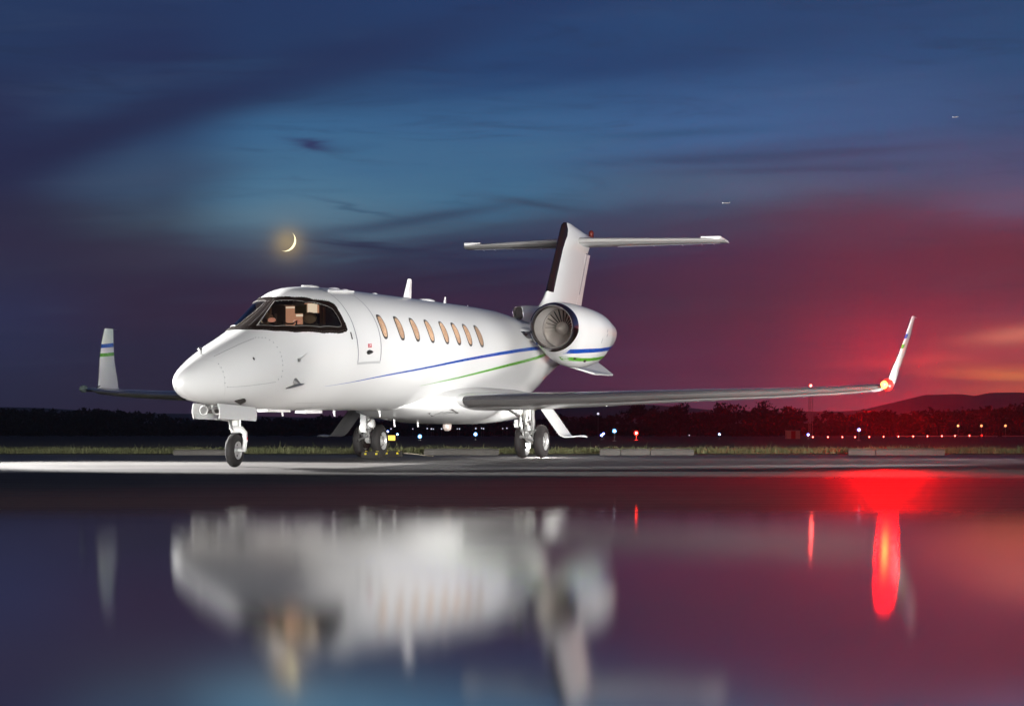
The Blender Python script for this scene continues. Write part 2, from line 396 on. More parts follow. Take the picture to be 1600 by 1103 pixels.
# blades of the lit verge
g = MB(); R = random.Random(3)
for i in range(30000):
    y = 40.55+abs(R.gauss(0, 2.4)); x = R.uniform(-12.5, 15)
    if y > 50: continue
    dens = .5+.5*mnoise.noise(Vector((x*.7, y*.7, 0)))
    if R.random() > dens+.35: continue
    hgt = R.uniform(.05, .13)*(0.75+.7*max(0, mnoise.noise(Vector((x*1.1, y, 5)))))
    if R.random() < .03: hgt *= 1.7
    a = R.uniform(0, 6.28); wd = R.uniform(.004, .009); lx, ly = R.gauss(0, .35)*hgt, R.gauss(0, .35)*hgt
    z = .02 if y < 46 else gz(y)+.0
    dx, dy = math.cos(a)*wd, math.sin(a)*wd
    g.add([(x-dx, y-dy, z), (x+dx, y+dy, z), (x+dx*.6+lx*.4, y+dy*.6+ly*.4, z+hgt*.6), (x-dx*.6+lx*.4, y-dy*.6+ly*.4, z+hgt*.6), (x+lx, y+ly, z+hgt)],
          [(0, 1, 2, 3), (3, 2, 4)])
o = g.build('verge_grass', GRASSB, smooth=False, kind='stuff', label='short grass growing along the back edge of the apron', category='grass')

# concrete wheel stops on the edge
def stop(u0, u1, label, dy=0.0, rz=0.0, hgt=.115):
    k = 40.05/3500; x0, x1 = (u0-800)*k, (u1-800)*k; L = x1-x0-.01; h_ = hgt; m = MB()
    segs = max(3, int(L/.12)); prof = [(-.08, 0), (-.075, h_*.75), (-.05, h_), (.05, h_), (.075, h_*.75), (.08, 0)]
    for i in range(segs+1):
        x = -L/2+L*i/segs; e = .02 if i in (0, segs) else 0
        for (py, pz) in prof:
            m.v.append((x+(-e if i == 0 else e)*0, py*(1-e*4)+.004*mnoise.noise(Vector((x*5+u0, py*9, pz*9))), max(0, pz*(1-e*3)+.006*mnoise.noise(Vector((x*4+u0, py*7, 2))) if pz > 0 else 0)))
    q = len(prof)
    for i in range(segs):
        for j in range(q-1): m.f.append((i*q+j, (i+1)*q+j, (i+1)*q+j+1, i*q+j+1))
    m.f += [tuple(range(q)), tuple(segs*q+j for j in range(q))[::-1]]
    o = m.build('concrete_kerb_block', CONC, angle=30)
    o.location = ((x0+x1)/2, 40.15+dy, 0.0); o.rotation_euler = (0, 0, rz)
    o['label'] = label; o['category'] = 'kerb block'; o['group'] = 'concrete kerb blocks along the apron edge'; return o
stop(662, 780, 'long concrete kerb block between the two main landing gears')
stop(937, 970, 'short concrete kerb block, first of the row of three right of the left main gear')
stop(970.5, 1016, 'concrete kerb block in the middle of the row of three')
stop(1016.5, 1085, 'concrete kerb block half hidden by grass, last of the row of three')
stop(1326, 1368, 'short pale kerb block below the red wing light')
stop(1368.5, 1477, 'long dim kerb block lit red on the far right')
stop(270, 352, 'dim brown kerb block just left of the nose wheel', hgt=.1)

# ================================================================== HILLS, TREES
def ridge(name, pts, D, depth, m, label=None):
    # pts (u, v) crest in the photo, at distance D
    P = []
    for i in range(len(pts)-1):
        (u0, v0), (u1, v1) = pts[i], pts[i+1]
        for t in np.linspace(0, 1, 14)[:-1]:
            s_ = t*t*(3-2*t); P.append((u0+(u1-u0)*t, v0+(v1-v0)*s_))
    P.append(pts[-1]); vs = []; fs = []
    rows = [(-1.0, 0), (-.6, .42), (-.3, .8), (0, 1), (.5, .7), (1, 0)]
    for (u, v) in P:
        x = (u-800)/3500*D; hz = CAM_H+(656.3-v)/3500*D
        hz *= 1+.02*mnoise.noise(Vector((x*.01, 3, 0)))
        for (a, b_) in rows:
            vs.append((x, D+a*depth, -8+(hz+8)*b_*(1+.04*mnoise.noise(Vector((x*.006, a*2, 1)))*(a != 0))))
    q = len(rows)
    for i in range(len(P)-1):
        for j in range(q-1): fs.append((i*q+j, (i+1)*q+j, (i+1)*q+j+1, i*q+j+1))
    return mesh(name, vs, fs, m, kind='structure')
ridge('hills', [(-600, 640), (0, 636), (250, 646), (500, 652), (800, 642), (900, 634), (1000, 632), (1150, 642), (1300, 643), (1345, 641), (1400, 632), (1450, 617), (1500, 615.5), (1520, 618.5), (1550, 613), (1590, 613), (1640, 617), (1800, 606), (2100, 622), (2600, 640)], 2600, 700, HILL)

TOP = [(-300, 632), (0, 636), (150, 636), (200, 638), (240, 641), (275, 651), (330, 654), (400, 650), (480, 648), (560, 650), (620, 655), (700, 660), (780, 655), (830, 651), (860, 650), (905, 652), (940, 648), (970, 640), (1000, 630), (1030, 636), (1060, 631), (1085, 642), (1120, 634), (1150, 627), (1185, 632), (1200, 640), (1230, 636), (1265, 637), (1300, 642), (1340, 640), (1380, 641), (1440, 638), (1480, 638), (1540, 636), (1580, 630), (1640, 622), (1900, 618)]
def topv(u):
    for (a, b_) in zip(TOP, TOP[1:]):
        if a[0] <= u <= b_[0]: return a[1]+(b_[1]-a[1])*(u-a[0])/(b_[0]-a[0])
    return 640
def crown(m, cx, cy, cz, rx, rz_, R, nl, size):
    lobes = [(R.gauss(0, .45)*rx, R.gauss(0, .45)*rx, R.uniform(-.6, .75)*rz_, R.uniform(.35, .6)) for _ in range(7)]
    for i in range(nl):
        l = R.choice(lobes); th = R.uniform(0, 6.283); ph = math.acos(R.uniform(-1, 1)); rr = R.uniform(.5, 1.05)*l[3]
        px_ = cx+l[0]+rr*rx*math.sin(ph)*math.cos(th); py_ = cy+l[1]+rr*rx*math.sin(ph)*math.sin(th); pz_ = cz+l[2]*.8+rr*rz_*math.cos(ph)*.8
        s_ = size*R.uniform(.5, 1.3); a = Vector((R.gauss(0, 1), R.gauss(0, 1), R.gauss(0, 1))).normalized(); b_ = a.orthogonal().normalized(); c_ = a.cross(b_)
        p = Vector((px_, py_, pz_)); m.add([p+b_*s_, p-b_*s_*.6+c_*s_*.8, p-b_*s_*.5-c_*s_*.8], [(0, 1, 2)])
R = random.Random(11); wood = MB()
for i in range(230):
    u = R.uniform(-280, 1880); D = R.uniform(540, 620); x = (u-800)/3500*D
    zt = CAM_H+(656.3-topv(u)-R.uniform(-1, 6))/3500*D; zb = gz(D)
    H = max(3.0, zt-zb); rx = R.uniform(2.6, 4.4)
    wood.tube([(x, D, zb), (x+.1, D, zb+H*.6)], [.22, .1], 5, False)
    crown(wood, x, D, zb+H*.58, rx, H*.44, R, 210, .55)
for i in range(150):   # undergrowth closing the wood near the ground
    u = R.uniform(-280, 1880); D = R.uniform(530, 545); x = (u-800)/3500*D
    crown(wood, x, D, gz(D)+1.2, 3.2, 1.6, R, 110, .6)
for k_ in range(26):
    x0 = -260+k_*21
    wood.add([(x0, 625, gz(600)), (x0+21.0, 625, gz(600)), (x0+21.0, 625, gz(600)+3.4+.8*mnoise.noise(Vector((k_+1, 1, 1)))), (x0, 625, gz(600)+3.4+.8*mnoise.noise(Vector((k_, 1, 1))))], [(0, 1, 2, 3)])
wood.build('woodland', LEAF, smooth=False, kind='stuff', label='dark far off belt of woodland across the whole horizon behind the field', category='woodland')
def tree(u, v, D, rx, label):
    x = (u-800)/3500*D; zb = gz(D); H = CAM_H+(656.3-v)/3500*D-zb
    t = thing('tree', label, 'tree', (x, D, zb)); R = random.Random(int(u))
    m = MB(); m.tube([(0, 0, 0), (.15, 0, H*.3), (0, .1, H*.7)], [.3, .2, .08], 7)
    for k_ in range(5):
        a = R.uniform(0, 6.28); z0 = H*R.uniform(.3, .5); m.tube([(0.1, 0, z0), (math.cos(a)*rx*.6, math.sin(a)*rx*.6, z0+H*.25)], [.1, .03], 5)
    m.build('trunk', BARK, t)
    c = MB(); crown(c, 0, 0, H*.6, rx, H*.44, R, 700, .36); c.build('crown', LEAF, t, smooth=False)
tree(1000, 628, 500, 4.2, 'broad dark tree rising above the wood behind the red beacon')
tree(1062, 630, 500, 3.4, 'round topped tree right of the broad dark one behind the wing')
tree(1152, 625, 505, 4.8, 'tallest dark tree of the far wood, below the middle of the wing')
tree(1238, 634, 500, 3.4, 'tree standing just left of the radio mast')
tree(1390, 637, 500, 3.6, 'dark tree directly below the red wing tip light')
tree(1465, 636, 500, 3.4, 'dark tree left of the three amber lamps')
tree(1592, 626, 480, 4.4, 'large dark tree at the right end of the wood below the hills')
tree(150, 636, 500, 4.0, 'black tree below the right winglet at the left side')
tree(872, 646, 500, 3.4, 'small dark tree right of the left main gear door')

# ================================================================== FAR LIGHTS AND OBJECTS
def fx(u, D): return (u-800)/3500*D
E_BLUE = emit('blue_lamp', (.12, .45, 1.0), 2.4); E_DBLUE = emit('deep_blue_lamp', (.07, .16, 1.0), 2.8)
E_RED = emit('red_lamp', (1.0, .03, .02), 2.6); E_AMBER = emit('amber_lamp', (1.0, .55, .2), 2.2); E_WHITE = emit('white_lamp', (.8, .82, 1.0), 1.1)
E_CORE = emit('lamp_core', (.9, .95, 1.0), 25.0); E_RCORE = emit('red_core', (1.0, .35, .25), 18.0)
POST = simple('lamp_post_paint', (.35, .33, .30), .6)
def halo(loc, col, power, r=.05):
    l = bpy.data.lights.new('lamp_light', 'POINT'); l.energy = power; l.color = col; l.shadow_soft_size = r
    o = bpy.data.objects.new('lamp_light', l); C.objects.link(o); o.location = loc; return o
def edge_lamp(name, u, v, D, r, em, core, label, group, cat='light', post=True, glow=None):
    if glow and glow[1] < 50: glow = None
    x = fx(u, D); zb = gz(D); z = CAM_H+(656.3-v)/3500*D; h_ = max(z-zb, .15)
    t = thing(name, label, cat, (x, D, zb), 0, group)
    if post:
        m = MB(); m.tube([(0, 0, 0), (0, 0, h_-r*.7)], [max(.02, r*.18)]*2, 8); m.tube([(0, 0, 0), (0, 0, .06)], [r*.9, r*.8], 10); m.tube([(0, 0, h_-r*1.3), (0, 0, h_-r*.6)], [r*.5, r*.75], 10)
        m.build('stake', POST, t)
    m = MB(); m.sphere((0, 0, h_), r*.95, 14, (1, 1, 1.1)); m.build('lens', em, t)
    if core:
        m = MB(); m.sphere((0, -r*1.0, h_), r*.42, 10); m.build('bulb', core, t)
    if glow: hl = halo((0, -r*1.6, h_), glow[0], glow[1], .03); hl.parent = t
    return t
BG = 'blue taxiway edge lights across the field'
for (u, v, D, r, em, co, lab, gw) in [
    (656, 682, 135, .13, E_BLUE, E_CORE, 'pale blue taxiway light left of the belly antennas, above the long kerb block', 30),
    (743, 678.5, 150, .14, E_BLUE, E_CORE, 'pale blue taxiway light below the belly, right of the other', 30),
    (960, 673.5, 120, .12, E_BLUE, E_CORE, 'bright blue light on a tall stake left of the red beacon', 30),
    (940, 680, 150, .11, E_DBLUE, E_CORE, 'lower of two close blue lights left of the tall staked one', 12),
    (943, 677.5, 190, .12, E_DBLUE, E_CORE, 'upper of two close blue lights left of the tall staked one', 12),
    (1124, 678.5, 170, .10, E_BLUE, E_CORE, 'small blue light on a short stake under the middle of the wing', 8),
    (1262.5, 679, 160, .11, E_DBLUE, E_CORE, 'deep blue light at the foot of the radio mast', 14),
    (1342, 671.5, 130, .11, E_DBLUE, E_CORE, 'blue violet light on a stake left of the red starburst lamp', 22),
    (621, 678.5, 170, .10, E_BLUE, E_CORE, 'small blue light just right of the yellow sign', 8),
    (606, 674, 180, .10, E_DBLUE, E_CORE, 'deep blue light directly behind the right main wheel', 8)]:
    edge_lamp('taxiway_light', u, v, D, r, em, co, lab, BG, glow=((.15, .4, 1.0), gw))
edge_lamp('red_beacon', 994, 676.5, 140, .15, E_RED, E_RCORE, 'bright red obstruction light low in the field right of the left main gear', None, glow=((1, .02, .01), 120))
places = ['under the wing beside the striped shelter', 'first right of the radio mast', 'second right of the radio mast', 'third right of the radio mast', 'just right of the blue violet light', 'below the wing tip light', 'just right of the wing tip light', 'left of the low barrier end', 'left of the first amber lamp', 'below the first amber lamp', 'between the first and second amber lamps', 'below and left of the second amber lamp', 'right below the second amber lamp', 'last and dimmest of the line']
for i, u in enumerate([1247, 1270, 1293.5, 1316, 1336, 1358, 1380.5, 1403.5, 1426.5, 1449, 1471.5, 1492, 1514.5, 1534]):
    edge_lamp('runway_light', u, 683-.45*max(0, i-4)*.6-.3, 200, .085, E_RED, E_RCORE if i < 13 else None, 'small red light of the far row, '+places[i], 'red lights in a row across the far field', post=True)
for i, (u, l) in enumerate([(1497, 'amber lamp on a pole, leftmost of three before the wood'), (1533.5, 'amber lamp on a pole, middle of three before the wood'), (1571, 'amber lamp on a pole, rightmost and brightest of three')]):
    edge_lamp('pole_lamp', u, 665.3, 330, .18, E_AMBER, None, l, 'amber lamps on poles before the wood')
WLAB = ['tiny white lamp left of the first belly drain mast', 'lone tiny lamp between the two belly drain masts', 'left lamp of a close pair under the second drain mast', 'right lamp of a close pair under the second drain mast', 'lone tiny lamp left of the belly beacon', 'left lamp of the close pair right of the belly beacon', 'right lamp of the close pair right of the belly beacon', 'tiny lamp directly above the right pale blue taxiway light',
  'left lamp of the brightest pair right of the pale blue taxiway light', 'right lamp of the brightest pair right of the pale blue taxiway light', 'tiny lamp left of the left main gear, first of two', 'tiny lamp left of the left main gear, second of two', 'tiny white lamp above the yellow taxiway sign', 'tiny white lamp low in the field left of the small staked blue light']
wl = [(645, 670), (667.5, 669.5), (674, 670), (677, 670.2), (690, 670), (714.5, 670), (718, 670), (743.5, 669.5), (752.5, 669), (755.5, 669.7), (785.5, 669.5), (792, 669), (611, 670), (1077, 680)]
for i, (u, v) in enumerate(wl):
    edge_lamp('distant_lamp', u, v, 420, .10+.05*((i*7) % 5)/5, E_WHITE, None, WLAB[i], 'tiny distant white lamps below the jet', post=True)
edge_lamp('hilltop_lamp', 934.5, 646.5, 430, .24, E_WHITE, None, 'single white lamp high in the trees right of the left gear door', None)
# yellow illuminated taxiway sign
D = 120; t = thing('taxiway_sign', 'small glowing yellow taxiway sign behind the right main wheel', 'sign', (fx(612, D), D, gz(D)))
m = MB(); z0 = CAM_H+(656.3-684)/3500*D-gz(D); m.box((0, 0, z0), (.42, .14, .30)); m.build('cabinet', BLACK, t, smooth=False)
m = MB(); m.box((0, -.075, z0), (.38, .012, .26)); m.build('sign_face', emit('yellow_sign', (1.0, .62, .08), 2.2), t, smooth=False)
for sx in (-.14, .14):
    m = MB(); m.tube([(sx, 0, 0), (sx, 0, z0-.14)], .02, 8); m.build('leg', POST, t)
# red and white shelter
D = 190; t = thing('equipment_shelter', 'small red and white checked equipment shelter beside the radio mast', 'shelter', (fx(1238.5, D), D, gz(D)))
zt = CAM_H+(656.3-673)/3500*D-gz(D); W_ = 1.14; HB = zt
CR = simple('shelter_cream', (.55, .42, .30), .7); RP = simple('shelter_red', (.42, .04, .03), .6)
for k_ in range(3):
    for r_ in range(2):
        m = MB(); m.box((-W_/3+k_*W_/3, 0, HB/4+r_*HB/2), (W_/3-.006, 1.0, HB/2-.006)); m.build('wall_panel', (RP if (k_+(r_ if False else 0)) % 2 else CR), t, smooth=False)
m = MB(); m.box((0, 0, HB+.02), (W_+.08, 1.1, .05)); m.build('roof', POST, t, smooth=False)
# radio mast
D = 210; t = thing('radio_mast', 'thin lattice radio mast with a red light on top beyond the wing', 'mast', (fx(1266.5, D), D, gz(D)))
zt = CAM_H+(656.3-605)/3500*D-gz(D); m = MB()
for (a, b_) in ((-.18, -.1), (.18, -.1), (0, .2)): m.tube([(a, b_, 0), (a, b_, zt)], .022, 6)
k_ = 0
while k_*.45 < zt-.45:
    z = k_*.45; P3 = [(-.18, -.1), (.18, -.1), (0, .2)]
    for q in range(3):
        a, b_ = P3[q], P3[(q+1) % 3]; m.tube([(a[0], a[1], z), (b_[0], b_[1], z+.45)], .010, 4)
    k_ += 1
m.build('lattice', POST, t)
m = MB(); m.sphere((0, 0, zt+.15), .17, 12); m.build('lamp', E_RED, t); m = MB(); m.sphere((0, -.1, zt+.15), .1, 10); m.build('bulb', E_RCORE, t)
hl = halo((0, -.3, zt+.15), (1, .03, .03), 40); hl.parent = t
# pale low barrier along the far right
for k_, (u0, u1) in enumerate([(1400, 1446), (1452, 1490), (1497, 1530), (1537, 1560), (1565, 1680)]):
    D = 230; m = MB(); xa, xb = fx(u0, D), fx(u1, D); m.box(((xa+xb)/2, 0, .12), (xb-xa-.1, .12, .1))
    for q in range(4): m.tube([(xa+(xb-xa)*(q+.5)/4, 0, 0), (xa+(xb-xa)*(q+.5)/4, 0, .1)], .03, 6)
    o = m.build('low_barrier', simple('barrier_white', (.6, .55, .45), .6), smooth=False); o.location = (0, D, gz(D)+.12)
    o['label'] = ['pale low barrier section nearest the wing tip on the far field edge', 'pale low barrier section left of the amber lamps', 'pale low barrier section under the leftmost amber lamp', 'short pale barrier section under the middle amber lamp', 'long pale barrier section running out of the right edge'][k_]; o['category'] = 'barrier'; o['group'] = 'low barrier along the far field'
# distant aeroplanes in the sky
def airliner(u, v, D, L, label, bank):
    x = fx(u, D); z = CAM_H+(656.3-v)/3500*D; t = thing('distant_airplane', label, 'airplane', (x, D, z), rad(8))
    m = MB(); m.tube([(-L*.5, 0, 0), (-L*.45, 0, 0), (-L*.2, 0, 0), (L*.2, 0, 0), (L*.5, 0, L*.03)], [L*.01, L*.035, L*.05, L*.05, L*.01], 12); m.build('fuselage', EP, t)
    m = MB(); 
    for s_ in (-1, 1): m.add([(-L*.12, 0, 0), (L*.1, 0, 0), (L*.2, s_*L*.45, bank), (L*.13, s_*L*.45, bank)], [(0, 1, 2, 3)]); m.add([(-L*.12, 0, L*.015), (L*.1, 0, L*.015), (L*.2, s_*L*.45, bank+L*.006), (L*.13, s_*L*.45, bank+L*.006)], [(0, 3, 2, 1)])
    m.build('wing', EP, t, smooth=False)
    m = MB(); m.add([(L*.35, 0, 0), (L*.48, 0, 0), (L*.5, 0, L*.16), (L*.43, 0, L*.16), (L*.35, .02*L, 0), (L*.48, .02*L, 0), (L*.5, .01*L, L*.16), (L*.43, .01*L, L*.16)], [(0, 1, 2, 3), (7, 6, 5, 4), (0, 3, 7, 4), (1, 5, 6, 2), (3, 2, 6, 7)]); m.build('tail_fin', EP, t, smooth=False)
    m = MB(); m.sphere((-L*.5, 0, 0), L*.035, 10); m.build('landing_light', emit('landing_light', (1, .95, .85), 8), t)
EP = simple('airliner_glow', (.8, .78, .72), .4, emis=(1, .95, .85, 1), es=.35)  # glow put into the whole airframe so it looks lit
airliner(1135, 317.5, 3200, 11, 'tiny pale airplane flying level in the sky above the tailplane tip', 0)
airliner(1493, 183.5, 3600, 9, 'tiny pale airplane high in the blue sky at upper right', 1.0)

# moon
D = 9000; a = (446.0-800)/3500*D; zc = CAM_H+(656.3-376.5)/3500*D; rM = 16.5/3500*D
def moonfn(k, o):
    tcn = k.new('ShaderNodeTexCoord'); nrm = k.new('ShaderNodeVectorMath', operation='NORMALIZE'); k.put(nrm.inputs[0], tcn.outputs['Object'])
    dt = k.new('ShaderNodeVectorMath', operation='DOT_PRODUCT'); k.put(dt.inputs[0], nrm.outputs[0])
    s_ = Vector((.50, .82, -.27)).normalized(); dt.inputs[1].default_value = s_
    gb = k.new('ShaderNodeNewGeometry'); litf = k.m('MULTIPLY', k.ss(dt.outputs['Value'], -.02, .12), k.m('SUBTRACT', 1.0, gb.outputs['Backfacing']))
    e = k.new('ShaderNodeEmission'); e.inputs[0].default_value = (1.0, .88, .52, 1); k.put(e.inputs[1], k.m('MULTIPLY', litf, 2.0))
    tr = k.new('ShaderNodeBsdfTransparent'); mx = k.new('ShaderNodeMixShader'); k.put(mx.inputs[0], litf); k.put(mx.inputs[1], tr.outputs[0]); k.put(mx.inputs[2], e.outputs[0])
    k.t.links.new(mx.outputs[0], o.inputs[0])
m = MB(); m.sphere((0, 0, 0), rM, 64); o = m.build('moon', mat('moon_surface', moonfn), angle=None); MATS['moon_surface'].cycles.emission_sampling = 'NONE'; o.location = (a, D, zc)
o['label'] = 'thin bright crescent moon in the dusk sky above the cockpit'; o['category'] = 'moon'

# ================================================================== THE JET
# aircraft coordinates: s metres aft of the nose, t metres to the port side, z metres above the ground
GLOWP = 17000; HAZE = 0.00014
YAW = 0.334; CS, CT = -25.17, 13.32
sy, cy = math.sin(YAW), math.cos(YAW)
jet = thing('business_jet', 'white twin engine business jet with blue and green stripes standing on its wheels', 'jet airplane',
            (25.17*sy-13.32*cy, 25.17*cy+13.32*sy, 0), math.pi/2-YAW)
def L(s, t, z): return Vector((s, -t, z))
def W2(s, t, z):   # to world
    return jet.matrix_basis @ L(s, t, z)
S0 = .27
crown_t = [(.27,1.09),(.30,1.165),(.40,1.25),(.6,1.345),(1.03,1.512),(1.5,1.668),(1.95,1.808),(2.3,1.93),(2.7,2.105),(3.05,2.285),(3.5,2.475),(4.0,2.525),(4.6,2.545),(5.4,2.56),(10,2.57),(11.5,2.555),(12.5,2.5),(14,2.42),(15.5,2.3),(16.8,2.17),(17.4,2.1)]
keel_t = [(.27,1.09),(.30,1.02),(.40,.958),(.6,.894),(1.0,.844),(1.6,.809),(2.54,.78),(3.8,.762),(5.4,.77),(11.5,.78),(12.5,.9),(13.3,1.05),(14.38,1.352),(15.06,1.535),(15.9,1.71),(16.8,1.9),(17.4,2.0)]
wid_t = [(.27,0),(.30,.07),(.40,.135),(.6,.225),(1.03,.363),(1.5,.472),(1.95,.54),(2.3,.58),(2.7,.62),(3.05,.665),(3.5,.74),(4.2,.84),(5.0,.875),(11.5,.875),(12.7,.80),(14,.54),(15,.39),(16,.25),(16.8,.16),(17.4,.08)]
cen_t = [(.27,1.09),(1,1.14),(1.8,1.25),(2.7,1.42),(4,1.60),(5,1.66),(12,1.67),(14,1.82),(16,1.98),(17.4,2.05)]

def pchip(tab, s0=None):
    f_ = (lambda v: math.sqrt(max(v-s0, 0))) if s0 is not None else (lambda v: v)
    x = [f_(p[0]) for p in tab]; y = [p[1] for p in tab]; n_ = len(x)
    h = [x[i+1]-x[i] for i in range(n_-1)]; d = [(y[i+1]-y[i])/h[i] for i in range(n_-1)]; m = [0]*n_; m[0] = d[0]; m[-1] = d[-1]
    for i in range(1, n_-1):
        if d[i-1]*d[i] > 0:
            w1 = 2*h[i]+h[i-1]; w2 = h[i]+2*h[i-1]; m[i] = (w1+w2)/(w1/d[i-1]+w2/d[i])
    def f(v):
        q = min(max(f_(v), x[0]), x[-1]); i = 0
        while i < n_-2 and q > x[i+1]: i += 1
        t = (q-x[i])/h[i]
        return y[i]*(1+2*t)*(1-t)**2+h[i]*m[i]*t*(1-t)**2+y[i+1]*t*t*(3-2*t)+h[i]*m[i+1]*t*t*(t-1)
    return f
ZT, ZB, WD, ZC = (pchip(x_, S0) for x_ in (crown_t, keel_t, wid_t, cen_t))
def sf(s, th, off=0.0):
    """point of the hull at station s and angle th (degrees, 0 = port side, 90 = crown), pushed out by off"""
    r = rad(th); c, q = math.cos(r), math.sin(r); zc = ZC(s); a = (ZT(s)-zc) if q > 0 else (zc-ZB(s)); w_ = WD(s)
    t, z = w_*c, zc+a*q
    if off:
        nt, nz_ = c/max(w_, .02), q/max(a, .02); l_ = math.hypot(nt, nz_); t += nt/l_*off; z += nz_/l_*off
    return L(s, t, z)
def inside(p, poly):
    x, y = p; c = False; j = len(poly)-1
    for i in range(len(poly)):
        (xi, yi), (xj, yj) = poly[i], poly[j]
        if (yi > y) != (yj > y) and x < (xj-xi)*(y-yi)/(yj-yi)+xi: c = not c
        j = i
    return c
OUT_L = [(2.06, 90), (2.075, 80), (2.15, 68.8), (2.379, 50.8), (2.736, 34.5), (3.319, 20.0), (3.687, 16.8), (3.88, 17.4), (3.925, 19.5), (3.915, 30.5), (3.921, 46.2), (3.86, 49.5), (3.498, 55.0), (3.248, 69.2), (3.167, 81.5), (3.13, 90)]
OUTER = OUT_L+[(a_, 180-b_) for a_, b_ in OUT_L[::-1]]
GL_L = [(2.258, 74.5), (2.657, 80.8), (3.015, 84.5), (3.112, 72.2), (3.306, 56.0), (3.70, 44.0), (3.77, 41.0), (3.80, 31.0), (3.805, 25.0), (3.78, 22.8), (3.695, 22.5), (3.275, 26.8), (2.799, 40.5), (2.468, 56.2)]
GL_R = [(a_, 180-b_) for a_, b_ in GL_L]
# hull
st = [S0]+[S0+1.2*(i/70)**2 for i in range(1, 71)]; x_ = st[-1]
while x_ < 4.6: x_ += .03; st.append(x_)
while x_ < 17.4: x_ += .07; st.append(min(x_, 17.4))
K = 220; vs = []; fs = []
for s_ in st:
    for j in range(K): vs.append(sf(s_, 360*j/K))
def hole(s_, th):
    return 2.1 < s_ < 4.0 and (inside((s_, th), GLh_L) or inside((s_, th), GLh_R))
def grow(poly, k_):
    cx = sum(p[0] for p in poly)/len(poly); cy_ = sum(p[1] for p in poly)/len(poly)
    return [(cx+(p[0]-cx)*k_, cy_+(p[1]-cy_)*k_) for p in poly]
GLh_L = grow(GL_L, 1.04); GLh_R = grow(GL_R, 1.04)
for i in range(len(st)-1):
    for j in range(K):
        if hole((st[i]+st[i+1])/2, 360*(j+.5)/K): continue
        fs.append((i*K+j, i*K+(j+1) % K, (i+1)*K+(j+1) % K, (i+1)*K+j))
fs.append(tuple((len(st)-1)*K+j for j in range(K))[::-1])
fus = fixn(mesh('fuselage', vs, fs, WHITE, jet))
def patch(name, s0, s1, a0, a1, ds, da, test, off, m, parent, thick=0.0):
    ns = max(1, int((s1-s0)/ds)); na = max(1, int((a1-a0)/da)); idx = {}; vs = []; fs = []
    def vid(i, j, k_):
        if (i, j, k_) not in idx:
            idx[(i, j, k_)] = len(vs); vs.append(sf(s0+(s1-s0)*i/ns, a0+(a1-a0)*j/na, off if k_ == 0 else off-thick))
        return idx[(i, j, k_)]
    cells = {(i, j) for i in range(ns) for j in range(na) if test(s0+(s1-s0)*(i+.5)/ns, a0+(a1-a0)*(j+.5)/na)}
    for (i, j) in cells:
        fs.append((vid(i, j, 0), vid(i+1, j, 0), vid(i+1, j+1, 0), vid(i, j+1, 0)))
        if thick:
            for (di, dj, e) in ((-1, 0, ((0, 0), (0, 1))), (1, 0, ((1, 1), (1, 0))), (0, -1, ((1, 0), (0, 0))), (0, 1, ((0, 1), (1, 1)))):
                if (i+di, j+dj) not in cells:
                    (a_, b_), (c_, d_) = e
                    fs.append((vid(i+c_, j+d_, 0), vid(i+c_, j+d_, 1), vid(i+a_, j+b_, 1), vid(i+a_, j+b_, 0)))
    o = mesh(name, vs, fs, m, parent, True)
    try: o.data.set_sharp_from_angle(angle=rad(50))
    except Exception: pass
    return o
fr = patch('windshield_frame', 2.0, 4.0, 14, 166, .0125, .7, lambda s_, a_: inside((s_, a_), OUTER) and not inside((s_, a_), GL_L) and not inside((s_, a_), GL_R), .007, FRAMEM, jet, .02)
for P_ in (GL_L, GL_R):
    G_ = grow(P_, 1.02); patch('windshield_pane', 2.2, 3.9, min(p[1] for p in G_), max(p[1] for p in G_), .02, 1.0, lambda s_, a_: inside((s_, a_), G_), .001, GLASS, fr, 0)
patch('pane_glow_patch', 2.4, 3.1, 94, 112, .05, 2.0, lambda s_, a_: inside((s_, a_), grow(GL_R, .8)) and a_ < 109 and s_ > 2.45, -.05, simple('olive_glow', (.16, .12, .06), .7, emis=(.5, .36, .16, 1), es=.18), fr, 0)  # glowing patch added behind the right pane to tint it tan
# thin bright retainer around each pane, rivets
def along(poly, step, close=True):
    pts = poly+[poly[0]] if close else poly; res = []
    for (a_, b_) in zip(pts, pts[1:]):
        l_ = (sf(*a_)-sf(*b_)).length; q = max(1, int(l_/step))
        for i in range(q): res.append((a_[0]+(b_[0]-a_[0])*i/q, a_[1]+(b_[1]-a_[1])*i/q))
    return res
RET = simple('retainer', (.13, .12, .115), .6, .0)
for P_ in (GL_L, GL_R):
    m = MB(); pp = [sf(a_, b_, .009) for (a_, b_) in along(P_, .05)]; m.tube(pp+[pp[0]], .006, 5, False); m.build('retainer_strip', RET, fr)
m = MB()
for (a_, b_) in along(grow(OUTER, .975), .042)+along([(2.22, 84), (3.1, 88)], .042, False)+along([(2.22, 96), (3.1, 92)], .042, False):
    p = sf(a_, b_, .008); m.sphere(p, .0055, 6)
m.build('rivet', RET, fr, kind='stuff')
